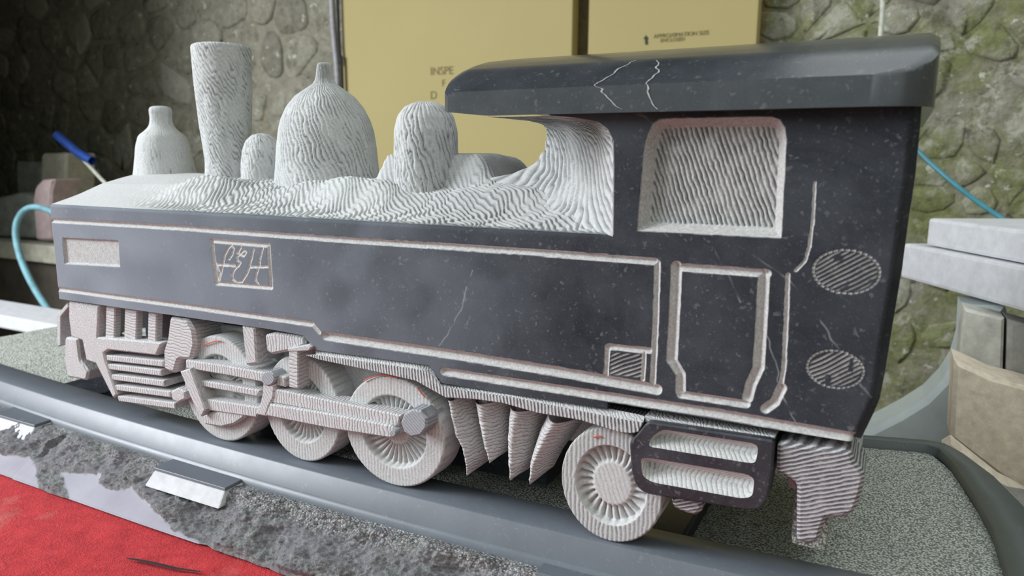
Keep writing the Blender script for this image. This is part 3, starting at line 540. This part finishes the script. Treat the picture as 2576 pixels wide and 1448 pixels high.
# roof
def roof():
    hw = YC + .02; xl0, xr0 = S(1098, 240, -.02)[0], 1.0385; ny = 61; nx = 150; q = np.linspace(-1, 1, ny)
    prof = np.interp(np.abs(q), [0, .25, .40, .60, .70, .80, .885, .95, 1.0], [1.3475, 1.3462, 1.3415, 1.335, 1.3300, 1.3235, 1.3155, 1.3065, 1.300])
    t = np.linspace(0, 1, nx); V = []; rc = .034
    def outline(s):                     # plan: rounded ends
        a = abs(s); return rc * (1 - math.sqrt(max(0, 1 - max(0, (a - (1 - rc / hw)) / (rc / hw)) ** 2)))
    top = np.zeros((ny, nx, 3)); bot_ = np.zeros((ny, nx, 3))
    for j, s in enumerate(q):
        o = outline(s); a, b = xl0 + o * .35, xr0 - o; xs_ = a + (b - a) * t; e = np.clip((.012 - (xs_ - a)) / .012, 0, 1); e2 = np.clip((.006 - (b - xs_)) / .006, 0, 1)
        rise = .006 * sst(.74, .66, xs_) ; top[j, :, 0] = xs_; top[j, :, 1] = YC + s * hw; top[j, :, 2] = prof[j] - .0035 * e ** 2 - .003 * e2 ** 2
        bot_[j, :, 0] = xs_; bot_[j, :, 1] = YC + s * hw; bot_[j, :, 2] = 1.2785 + .004 * sst(.70, .645, xs_) + .010 * sst(1.0, .86, abs(s)) * (xs_ < XA)
    n = ny * nx; V = np.vstack([top.reshape(-1, 3), bot_.reshape(-1, 3)]); Q = [gridq(ny, nx, flip=True), gridq(ny, nx) + n]
    j = np.arange(ny - 1); i = np.arange(nx - 1)
    Q.append(np.stack([i, i + 1, n + i + 1, n + i], -1)); b0 = (ny - 1) * nx; Q.append(np.stack([b0 + i + 1, b0 + i, n + b0 + i, n + b0 + i + 1], -1))
    Q.append(np.stack([(j + 1) * nx, j * nx, n + j * nx, n + (j + 1) * nx], -1)); Q.append(np.stack([j * nx + nx - 1, (j + 1) * nx + nx - 1, n + (j + 1) * nx + nx - 1, n + j * nx + nx - 1], -1))
    Q = np.vstack(Q); lines = [XZ(v, -.02) for v in ([(1560, 140), (1540, 160), (1500, 215), (1530, 240), (1560, 275)], [(1622, 140), (1640, 175), (1630, 215), (1650, 275)], [(1240, 215), (1290, 275)])]
    ve = np.zeros(len(V))
    for v in lines: d = segd(V[:, 0], V[:, 2], v); ve = np.maximum(ve, 1 - sst(.0006, .0016, d))
    o = npobj('roof', V, Q[:, ::-1], M_ROOF, loco)
    md = o.modifiers.new('edge', 'EDGE_SPLIT'); md.split_angle = math.radians(38)
    for v in lines[:2]:
        pts = []
        for xx, zz in v:
            if zz > 1.2995: yv = YC - hw * float(np.interp(zz, prof[:31], np.abs(q)[:31])); pts.append((xx, yv - .0002, zz + .0002))
            else: pts.append((xx, -.0203, zz))
        P = np.array(pts); dn = []
        for k in range(len(P) - 1):
            for tt in np.arange(8) / 8: dn.append(P[k] * (1 - tt) + P[k + 1] * tt)
        dn = np.array(dn + [P[-1]]); zz = dn[:, 2]; up = zz > 1.2999; dn[up, 1] = [YC - hw * float(np.interp(a, prof[:31], np.abs(q)[:31])) for a in zz[up]]
        dn[:, 0] += .005 * (noise(dn[:, 2] * 420, 2.2) - .5)
        wv = .0003 + .0006 * noise(dn[:, 2] * 700, 1.1); L = dn.copy(); Rr = dn.copy(); L[:, 0] -= wv; Rr[:, 0] += wv; off = np.where(up, -.00025, -.0004); L[:, 1] += off; Rr[:, 1] += off; L[up, 2] += .0004; Rr[up, 2] += .0004
        m = len(dn); npobj('calcite_vein', np.vstack([L, Rr]), np.stack([np.arange(m - 1), m + np.arange(m - 1), m + 1 + np.arange(m - 1), 1 + np.arange(m - 1)], -1), M_VEIN, loco)
roof()
# footplate edge and bevel
bt = [(793, 879), (1045, 913), (1078, 918), (1113, 964), (1192, 974), (1282, 986), (1460, 1013), (1603, 1041), (1622, 1046)]; ht = [(795, 892), (1045, 927), (1082, 938), (1112, 972), (1192, 985), (1282, 997), (1460, 1033), (1590, 1058), (1618, 1062)]
hb = [(1606, 1086), (1590, 1090), (1560, 1088), (1460, 1057), (1353, 1039), (1264, 1014), (1192, 1004), (1120, 1000), (1045, 958), (917, 929), (803, 905), (768, 893)]
pp('footplate_valance', ht + hb, -.001, .03, M_VERTD, loco, .0008)
def strip(name, a, b, ya, yb, mat):
    A = [S(*p, ya) for p in a]; B = [S(*p, yb) for p in b]; n = len(A); return pyobj(name, A + B, [(i, n + i, n + i + 1, i + 1) for i in range(n - 1)], mat, loco, True)
strip('footplate_bevel', bt, ht, .005, -.0008, M_PLAIN)
pp('footplate_bevel', [(1622, 1045), (1950, 1097), (1948, 1112), (1622, 1062)], .004, .03, M_PLAIN, loco, .001)
# step plate with two slots
sp = [(1628, 1060), (1948, 1108), (1943, 1190), (1930, 1258), (1912, 1280), (1886, 1284), (1622, 1242), (1598, 1222), (1588, 1190), (1583, 1112), (1604, 1090)]
s1 = [(1630, 1122), (1640, 1098), (1668, 1079), (1895, 1114), (1908, 1124), (1901, 1164), (1880, 1163)]; s2 = [(1612, 1150), (1640, 1152), (1880, 1192), (1898, 1204), (1893, 1248), (1868, 1253), (1640, 1212), (1616, 1196)]
H1, H2 = rounded(ccw(XZ(s1, -.004)), .004), rounded(ccw(XZ(s2, -.004)), .004)
prism('step_plate', rounded(ccw(XZ(sp, -.004)), .004), -.004, .022, M_POL, loco, .0015, holes=[H1, H2])
def slot(h):
    o = ccw(h); c = o.mean(0); n = len(o); V = [(a, -.0042, b) for a, b in o]; ang = .155
    ax = np.array([math.cos(-.05), math.sin(-.05)]); i1 = c + (o - c) * [.95, .30]; V += [(a, .009, b - .002) for a, b in i1]; V.append((c[0], .0095, c[1] - .002)); f = []
    for i in range(n): j = (i + 1) % n; f += [(i, j, n + j, n + i), (n + i, n + j, 2 * n)]
    return pyobj('slot_hollow', V, [q[::-1] for q in f], M_SLOT, loco, True)
slot(H1); slot(H2)
# rear bracket, buffer beam end, small hanger
pp('rear_bracket', [(1955, 1112), (2142, 1134), (2150, 1162), (2168, 1180), (2176, 1200), (2168, 1238), (2150, 1288), (2122, 1303), (2078, 1303), (2068, 1330), (2060, 1362), (2032, 1370), (2003, 1362), (2004, 1215), (1972, 1196), (1952, 1190)], .002, .05, M_DIAGD, loco, .003, .004)
box('rear_beam', (.955, .055, .955), (1.0105, .33, 1.032), M_DIAG, loco, .006)
box('rear_foot', (.962, .052, .905), (.992, .30, .955), M_PECK, loco, .006)
pp('brake_hanger', [(1683, 1236), (1765, 1262), (1767, 1284), (1748, 1298), (1716, 1288), (1692, 1276)], .006, .05, M_DIAGD, loco, .003, .003)
# tapering firebox bars
def fin(L, R):
    n = 60; m = 25; t = np.linspace(0, 1, n); l = XZ(L, .016); r = XZ(R, .016)
    def rs(p): s = np.r_[0, np.cumsum(np.hypot(*np.diff(p, axis=0).T))]; return np.stack([np.interp(t * s[-1], s, p[:, k]) for k in (0, 1)], -1)
    l, r = rs(l), rs(r); s = np.linspace(0, 1, m)[None, :, None]; P = l[:, None] * (1 - s) + r[:, None] * s; Y = .006 + .030 * (np.abs(s[..., 0] - .45) * 2) ** 1.8 + .010 * (t[:, None] - .3) * 0 + .0016 * (noise(P[..., 0] * 120, P[..., 1] * 500) - .5)
    V = np.stack([P[..., 0], Y, P[..., 1]], -1).reshape(-1, 3); return npobj('firebox_bar', V, gridq(n, m, flip=True), M_FIN, loco)
fin([(1122, 998), (1128, 1040), (1140, 1090), (1160, 1118), (1167, 1150), (1178, 1180), (1186, 1186)], [(1172, 1004), (1190, 1080), (1206, 1150), (1206, 1164), (1198, 1180), (1190, 1186)])
fin([(1182, 1006), (1195, 1060), (1212, 1118), (1230, 1147), (1243, 1155)], [(1262, 1014), (1264, 1080), (1264, 1130), (1258, 1150), (1245, 1155)])
fin([(1270, 1016), (1266, 1090), (1270, 1150), (1284, 1192), (1293, 1199)], [(1352, 1040), (1340, 1090), (1328, 1165), (1310, 1197), (1297, 1199)])
fin([(1366, 1044), (1344, 1090), (1326, 1155), (1330, 1195), (1340, 1208)], [(1450, 1066), (1424, 1100), (1390, 1150), (1366, 1196), (1348, 1209)])
# frames and inner mass of the chassis
pp('frame_plate', [(430, 797), (760, 845), (1120, 985), (1620, 1060), (2140, 1130), (2130, 1165), (1440, 1110), (1130, 1075), (860, 1045), (640, 1020), (440, 985)], .046, .10, M_PLAIN, loco, .002)
box('chassis_core', (.04, .10, .955), (.97, .26, 1.05), M_POL, loco); box('cradle_block', (.26, .105, DZ + .0135), (.70, .25, .956), M_POL, loco)
def wheel(cx, cz, R, rin, rhub, y0, nsp, swirl, dk, squash=1.0):
    nr_, nt_ = 46, 260; rr = np.r_[np.linspace(.02, 1, nr_)]; th = np.linspace(0, 2 * np.pi, nt_, endpoint=False); TH, RR = np.meshgrid(th, rr); a, b = rhub / R, rin / R
    dep = np.where(RR < a, .0055, .0075); dish = sst(a, a + .08, RR) * (1 - sst(b - .045, b, RR)); sp_ = ridge(TH * nsp / (2 * np.pi) + swirl * RR + .25 * noise(TH * 3, RR * 5), .8)
    D = .0055 * (1 - sst(b - .05, b, RR)) + dish * (.0045 * (1 - sp_) + .002); g = dish * (1 - sp_) ** 1.4 * .6; D += .0012 * (noise(TH * 12, RR * 9) - .5) * dish
    ph = (RR * np.cos(TH) * R) / .0042 + .5 * noise(RR * np.cos(TH) * 6, RR * np.sin(TH) * 6); h = ridge(ph, .7); rim = sst(b, b + .02, RR); D += .0007 * (1 - h) * rim; g += np.clip((1 - h) ** (1.6 - dk) * rim * (.55 + .6 * dk), 0, .95)
    g += (RR < a) * (1 - ridge(ph * .9 + RR * np.sin(TH) * 4)) ** 1.5 * .5; D += .0025 * sst(.97, 1.0, RR) ** 2
    V = np.stack([cx + R * RR * np.cos(TH), y0 + D, cz + squash * R * RR * np.sin(TH)], -1).reshape(-1, 3)
    V[:nt_, 0] = cx; V[:nt_, 2] = cz; last = V[-nt_:].copy(); last[:, 1] = y0 + .034; V = np.vstack([V, last]); g = np.r_[g.ravel(), np.zeros(nt_)]
    return npobj('wheel', V, gridq(nr_ + 1, nt_, wrap=True), M_CARVED, loco, attrs={'g': g})
WZ = RZ
def wh(pl, pr, ptop, y, rin, hub, nsp, sw, dk=.1):
    a, b = S(*pl, y)[0], S(*pr, y)[0]; zt = S(*ptop, y)[2]; R = (b - a) / 2; rz = (zt - WZ - .0005) / 2; return wheel((a + b) / 2, WZ + .0005 + rz, R, R * rin, R * hub, y, nsp, sw, dk, rz / R)
w1 = wh((466, 1000), (652, 1055), (556, 847), .014, .66, .25, 30, .0); w2 = wh((668, 1050), (857, 1085), (762, 895), .014, .64, .28, 32, .9); w3 = wh((868, 1050), (1118, 1078), (972, 944), .010, .66, .22, 34, 1.3); w4 = wh((1411, 1180), (1669, 1240), (1505, 1070), .008, .70, .36, 26, -.8, .75)
# crayon setting-out marks left on the wheel rims
for c, pts in ((w3, [(915, 958), (940, 946), (965, 943), (1000, 950)]), (w3, [(1050, 975), (1060, 988), (1070, 1000)]), (w1, [(512, 868), (540, 858), (556, 858)]), (w4, [(1493, 1100), (1505, 1096), (1512, 1098)])):
    yy = .0085 if c is w3 else .012 if c is w1 else .0065; o = tube('crayon_mark', [S(*p, yy) for p in pts], .0007, M_RED, None, 5, 4); o.parent = c; tag(o, 'red crayon setting-out mark')
# rods and motion
pp('connecting_rod', [(686, 977), (850, 1011), (1008, 1044), (1000, 1074), (840, 1041), (678, 1012)], .000, .022, M_VERT, loco, .0015)
pp('coupling_rod', [(678, 1016), (840, 1042), (984, 1070), (996, 1080), (996, 1096), (980, 1101), (830, 1078), (667, 1045)], -.004, .020, M_VERT, loco, .0015)
def disc(name, c, rpx, y0, y1, mat, n=16, bev=.0015): return pp(name, [(c[0] + rpx * math.cos(2 * math.pi * (k + .5) / n), c[1] + 1.06 * rpx * math.sin(2 * math.pi * (k + .5) / n)) for k in range(n)], y0, y1, mat, loco, bev)
disc('crank_pin', (1041, 1064), 34, -.010, .022, M_PIN, 9, .002); disc('rod_pin', (987, 1090), 9, -.008, .0, M_PIN, 12, .001); disc('crosshead_pin', (673, 952), 18, -.004, .02, M_PIN, 14, .0015)
pp('crosshead_link', [(660, 962), (690, 966), (688, 1000), (676, 1022), (668, 1048), (640, 1042), (652, 1018), (658, 990)], -.002, .03, M_DIAG, loco, .002)
pp('valve_rod', [(725, 874), (749, 876), (750, 978), (726, 974)], -.003, .028, M_HORZ, loco, .0012)
pp('valve_bracket', [(664, 842), (688, 836), (764, 846), (768, 868), (742, 880), (722, 884), (684, 892), (668, 884)], .004, .04, M_VERT, loco, .003, .003)
pp('valve_crank', [(722, 876), (778, 866), (784, 872), (776, 882), (748, 884), (724, 884)], -.004, .03, M_PLAIN, loco, .001)
pp('slide_bar', [(466, 905), (560, 918), (660, 936), (718, 948), (716, 974), (655, 960), (560, 942), (466, 926)], .002, .045, M_VERT, loco, .0015)
pp('slide_bar', [(486, 953), (654, 981), (648, 998), (496, 970)], .004, .04, M_VERT, loco, .0015)
pp('slide_bar', [(500, 1000), (652, 1024), (645, 1050), (508, 1030)], .002, .036, M_VERT, loco, .0015)
pp('drop_link', [(452, 934), (478, 926), (496, 975), (516, 1030), (506, 1048), (492, 1030), (470, 978)], -.004, .02, M_DIAG, loco, .0015)
pp('drain_cock', [(428, 985), (446, 975), (464, 985), (466, 1004), (448, 1012), (432, 1006)], -.002, .03, M_PLAIN, loco, .002)
pp('cylinder_end', [(424, 797), (470, 803), (486, 830), (490, 868), (480, 905), (448, 905), (438, 940), (410, 930), (408, 880), (418, 850)], .004, .06, M_HORZ, loco, .004, .004)
pp('eccentric_strap', [(508, 1042), (560, 1030), (612, 1036), (616, 1050), (590, 1068), (556, 1076), (512, 1068)], .004, .02, M_VERT, loco, .003, .003)
pp('frame_stay', [(607, 818), (640, 824), (646, 914), (618, 918), (612, 868)], .002, .05, M_DIAG, loco, .002)
# front end: bracket, posts, stacked bars
pp('front_bracket', [(172, 757), (248, 768), (244, 848), (300, 852), (406, 862), (392, 894), (272, 880), (260, 888), (264, 906), (293, 992), (284, 1002), (240, 914), (216, 906), (206, 856), (178, 846), (172, 800)], .004, .028, M_PLAIN, loco, .002)
for a, b in ((266, 289), (313, 344), (372, 394)):
    pp('front_post', [(a, 768 + (a - 266) * .14), (b, 772 + (a - 266) * .14), (b - 2, 855 + (a - 266) * .07), (a - 2, 852 + (a - 266) * .07)], .008, .017, M_HORZ, loco, .0015)
for k, (a, b, y) in enumerate(((266, 410, 893), (270, 404, 915), (277, 412, 941), (284, 428, 967), (295, 440, 995))):
    pp('front_bar', [(a, y), (b, y + 14 + k), (b + 1, y + 30 + k), (a + 3, y + 14)], .006, .045, M_VERT, loco, .0012)
pp('buffer_block', [(162, 848), (194, 851), (200, 905), (222, 934), (216, 957), (168, 948), (160, 900)], .030, .10, M_PLAIN, loco, .003, .003)
pp('buffer_flange', [(142, 792), (168, 762), (172, 772), (152, 796), (152, 868), (144, 872)], .040, .20, M_PLAIN, loco, .001)

# ------------------------------------------------------------------ behind: boards, conduit, cable, hoses
BY = 1.60
def board(px, py0, label, rot=0):
    a = S(px[0], 0, BY)[0]; b = S(px[1], 0, BY)[0]; o = box('insulation_board', (a, BY, .02), (b, BY + .05, 2.44), M_BOARD, None, .003); return tag(o, label, 'board', 'yellow insulation boards')
b1 = board((858, 1441), 0, 'wide yellow foam board with bold print, left of the gap'); b2 = board((1482, 1909), 0, 'yellow foam board with small arrow print, right of the gap')
def text(s, px, py, hpx, mat, parent, y):
    cu = bpy.data.curves.new('print', 'FONT'); cu.body = s; p = S(px, py, y - .0015); q = S(px, py - hpx, y - .0015); cu.size = (q[2] - p[2]) / .70; cu.extrude = .0003
    o = bpy.data.objects.new('printed_text', cu); COL.objects.link(o); o.location = p; o.rotation_euler = (math.pi / 2, 0, 0); dg = bpy.context.evaluated_depsgraph_get(); me = bpy.data.meshes.new_from_object(o.evaluated_get(dg)); bpy.data.objects.remove(o)
    me.transform(Matrix.Translation(Vector(p)) @ Matrix.Rotation(math.pi / 2, 4, 'X')); me.materials.clear(); r = link('printed_text', me, mat, None, False); r.parent = parent; return r
text('INSPE', 1082, 189, 20, M_INKF, b1, BY); text('F', 1111, 217, 17, M_INKF, b1, BY); text('D', 1082, 249, 20, M_INKF, b1, BY)
text('APPROXIMATION SIZE', 1644, 96, 10, M_INKF, b2, BY); text('ENCLOSED', 1661, 106, 9, M_INKF, b2, BY)
ar = pp('printed_arrow', [(1618, 98), (1625, 88), (1632, 98), (1629, 98), (1630, 112), (1623, 112), (1622, 98)], BY - .0015, BY, M_INK, None, .0002); ar.parent = b2
pst = box('timber_batten', (S(1441, 0, BY)[0] - .01, BY + .055, .02), (S(1482, 0, BY)[0] + .02, BY + .075, 2.44), mat_simple('brown_batten', (0.13, 0.10, 0.05), .9)); tag(pst, 'brown upright batten seen in the gap between the yellow boards', 'batten')
cx = S(843, 100, 1.58)
tag(tube('conduit_pipe', [(S(835, 0, 1.6)[0] - .01, 1.6, 2.4), (S(835, 0, 1.6)[0], 1.6, S(835, 0, 1.6)[2]), S(842, 108, 1.6), S(850, 210, 1.6), (S(858, 330, 1.6)[0], 1.6, .9), (S(858, 330, 1.6)[0], 1.6, .0)], .011, M_PIPE), 'grey vertical conduit pipe along the edge of the yellow board', 'pipe')
tag(tube('black_cable', [(S(849, 0, 1.585)[0], 1.585, 2.4), S(851, 60, 1.585), S(857, 160, 1.585), S(862, 240, 1.585), (S(864, 330, 1.585)[0], 1.585, 0.0)], .006, M_BLACK), 'thin black cable between conduit and yellow board', 'cable')
tag(tube('hanging_cord', [S(2224, -260, 1.55), S(2222, -60, 1.55), S(2219, 40, 1.55), S(2213, 112, 1.55), S(2206, 200, 1.55), S(2190, 330, 1.55), S(2170, 600, 1.55)], .0065, M_CREAM), 'pale cord hanging down the mossy wall above the cab roof', 'cord')
tag(tube('air_hose', [S(2180, 300, 1.3), S(2290, 365, 1.3), S(2340, 410, 1.28), S(2400, 462, 1.25), S(2460, 508, 1.2), S(2525, 552, 1.15), S(2620, 612, 1.1), S(2760, 700, 1.05)], .0052, M_BLUE), 'thin teal air hose slanting behind the cab toward the slabs', 'hose')
tag(tube('water_hose', [S(190, 560, .95), S(110, 524, .95), S(66, 526, .93), S(42, 560, .90), S(42, 610, .88), S(60, 670, .86), S(90, 730, .84), S(130, 790, .82), S(180, 850, .80), S(240, 910, .76)], .011, M_TEAL), 'dusty pale blue hose looping down at the locomotive front', 'hose')
# right: slabs on blocks
hd = FD * FPX + RT * (1217 - FW / 2) - UP * (385 - FH / 2); hd = np.array([hd[0], hd[1], 0]); hd /= np.linalg.norm(hd); pd = np.array([hd[1], -hd[0], 0]) ; pd = pd if pd[0] > 0 else -pd
def slab(name, c_top, c_bot, dx, L, depth, mat, label, grp=None):
    z1, z0 = c_top[2], c_bot[2]; a = np.array([c_top[0], c_top[1], 0]) + hd * dx; nr_ = a - hd * L; f = nr_ + pd * depth; g = a + pd * depth
    v = [(p[0], p[1], z0) for p in (a, nr_, f, g)] + [(p[0], p[1], z1) for p in (a, nr_, f, g)]; o = hexa(name, v, mat, None, .006); return tag(o, label, 'slab', grp)
SY = .98
c1 = S(2287, 614, SY); c1b = S(2270, 703, SY); lowz = c1b[2]
slab('stone_slab', c1, (0, 0, S(2270, 700, SY)[2]), .02, .80, .55, M_SLAB, 'thick pale stone slab resting on the block pier, lower of the two', 'pale slabs at the cab end')
c2 = S(2336, 548, SY - .02); slab('stone_slab', c2, (0, 0, c1[2] + .002), 0, .70, .40, M_SLAB, 'smaller pale stone slab lying on top of the lower slab', 'pale slabs at the cab end')
def block(name, pts, y, th, mat, label, cat, zb=None, bev=.006):
    p = [S(*q, y) for q in pts]; o = prism(name, np.array([[q[0], q[2]] for q in p]), y, y + th, mat, None, bev); return tag(o, label, cat)
pe = block('pedestal_foot', [(2420, 768), (2414, 860), (2398, 915), (2370, 960), (2326, 1005), (2262, 1045), (2178, 1088), (2120, 1110), (2120, 1180), (2700, 1180), (2700, 900), (2560, 880), (2530, 770)], .80, .10, M_PALEG, 'pale stone pedestal foot with concave curved edge behind the base', 'pedestal', bev=.010)
block('mottled_block', [(2425, 776), (2527, 800), (2522, 948), (2492, 958), (2412, 902)], .735, .06, mat_simple('mottled_stone', (0.50, 0.49, 0.44), .8, 28, .35), 'mottled white and grey stone block under the pale slabs', 'block', bev=.004)
block('grey_block', [(2536, 804), (2700, 850), (2700, 985), (2532, 950)], .725, .07, M_CONC, 'plain grey concrete block at the right edge beneath the slabs', 'block')
block('tan_block', [(2400, 905), (2500, 950), (2720, 1010), (2720, 1290), (2570, 1240), (2390, 1102)], .64, .08, M_SAND, 'large tan sandstone block at the right edge of the picture', 'block')
block('tan_offcut', [(2370, 1118), (2392, 1104), (2510, 1198), (2720, 1310), (2720, 1560), (2560, 1400), (2440, 1200)], .565, .02, M_SAND, 'rough tan stone offcut lying below the large sandstone block', 'offcut')
sup = box('support_stack', (1.0, .585, 0), (2.0, 1.15, S(2120, 1180, .80)[2] - .001), M_CONC, None, .01); tag(sup, 'rough concrete plinth below the pedestal foot and tan blocks', 'plinth')
# left: side bench with offcuts
LY = 1.02
lb = empty('side_bench', (-1.3, LY, 0), 'weathered plank side bench at the far left with offcuts on it', 'bench')
pz = S(60, 655, LY)[2]; pz1 = S(60, 612, LY)[2]; xa, xb = S(-250, 640, LY)[0], S(330, 640, LY)[0]
box('bench_plank', (xa, LY, pz), (xb, LY + .5, pz1), M_WOOD, lb, .004); box('front_board', (xa, LY + .03, .1), (xb, LY + .05, pz - .001), M_DWOOD, lb)
for x in (xa + .08, xb - .08): box('leg', (x - .04, LY + .06, 0), (x + .04, LY + .14, pz - .001), M_DWOOD, lb)
fs = box('far_slab', (-2.1, .60, S(60, 836, .60)[2]), (-.02, .74, S(60, 803, .60)[2]), M_SLAB, None, .006); tag(fs, 'long pale slab edge lying behind the track base at far left', 'slab')
box('_', (0, 0, 0), (.01, .01, .01), M_DUSK) if False else None
fsup = box('slab_trestle', (-1.0, .61, 0), (-.3, .73, S(60, 836, .60)[2] - .001), M_DWOOD, None, .004); tag(fsup, 'dark timber support under the long pale slab', 'support')
def rock(name, px, y, th, mat, label, rad=.012):
    q = XZ(px, y); q[:, 1] = np.maximum(q[:, 1], pz1 + .001); p = rounded(ccw(q), rad); o = prism(name, p, y, y + th, mat, None, .008); return tag(o, label, 'offcut', 'stone offcuts on the side bench')
rock('stone_offcut', [(-60, 510), (50, 484), (95, 500), (92, 600), (-60, 606)], LY + .06, .14, M_DUSK, 'low dark grey rounded stone offcut, leftmost on the side bench')
rock('stone_offcut', [(40, 406), (104, 408), (104, 600), (50, 600)], LY + .25, .12, M_DUSK, 'tall grey stone offcut standing behind the rosy one')
rock('stone_offcut', [(104, 386), (166, 384), (164, 600), (98, 600)], LY + .20, .12, M_BUFF, 'buff squared stone offcut standing upright on the side bench')
rock('stone_offcut', [(150, 420), (196, 425), (208, 600), (150, 600)], LY + .385, .10, M_DUSK, 'dark stone offcut beside the buff squared one')
rock('stone_offcut', [(82, 500), (88, 468), (104, 452), (136, 450), (128, 480), (126, 540), (132, 604), (90, 604)], LY + .03, .10, M_ROSE, 'rosy sandstone offcut with rounded top beside the hose')
br = empty('scrubbing_brush', tuple(S(250, 440, LY + .14)), 'brush with blue grip and thin pale handle leaning at the left', 'brush')
tube('grip', [S(143, 340, LY + .16), S(170, 362, LY + .16), S(200, 386, LY + .16), S(232, 405, LY + .16)], .017, M_HANDLE, br); tube('handle', [S(205, 396, LY + .16), S(250, 445, LY + .15), S(300, 500, LY + .14), S(360, 600, LY + .12)], .007, M_CREAM, br)

def slit():
    P = [SZ(*p, TZ + .0002) for p in ((318, 1403), (345, 1407), (390, 1416), (440, 1428), (505, 1437))]; V = []
    for k, p in enumerate(P): w = .0022 * math.sin(math.pi * (k + .6) / 5.4); V += [(p[0], p[1] - w, p[2]), (p[0], p[1] + w, p[2])]
    o = pyobj('scorched_slit', V, [(2 * k, 2 * k + 2, 2 * k + 3, 2 * k + 1) for k in range(4)], M_BLACK, None); o.parent = CL
slit()
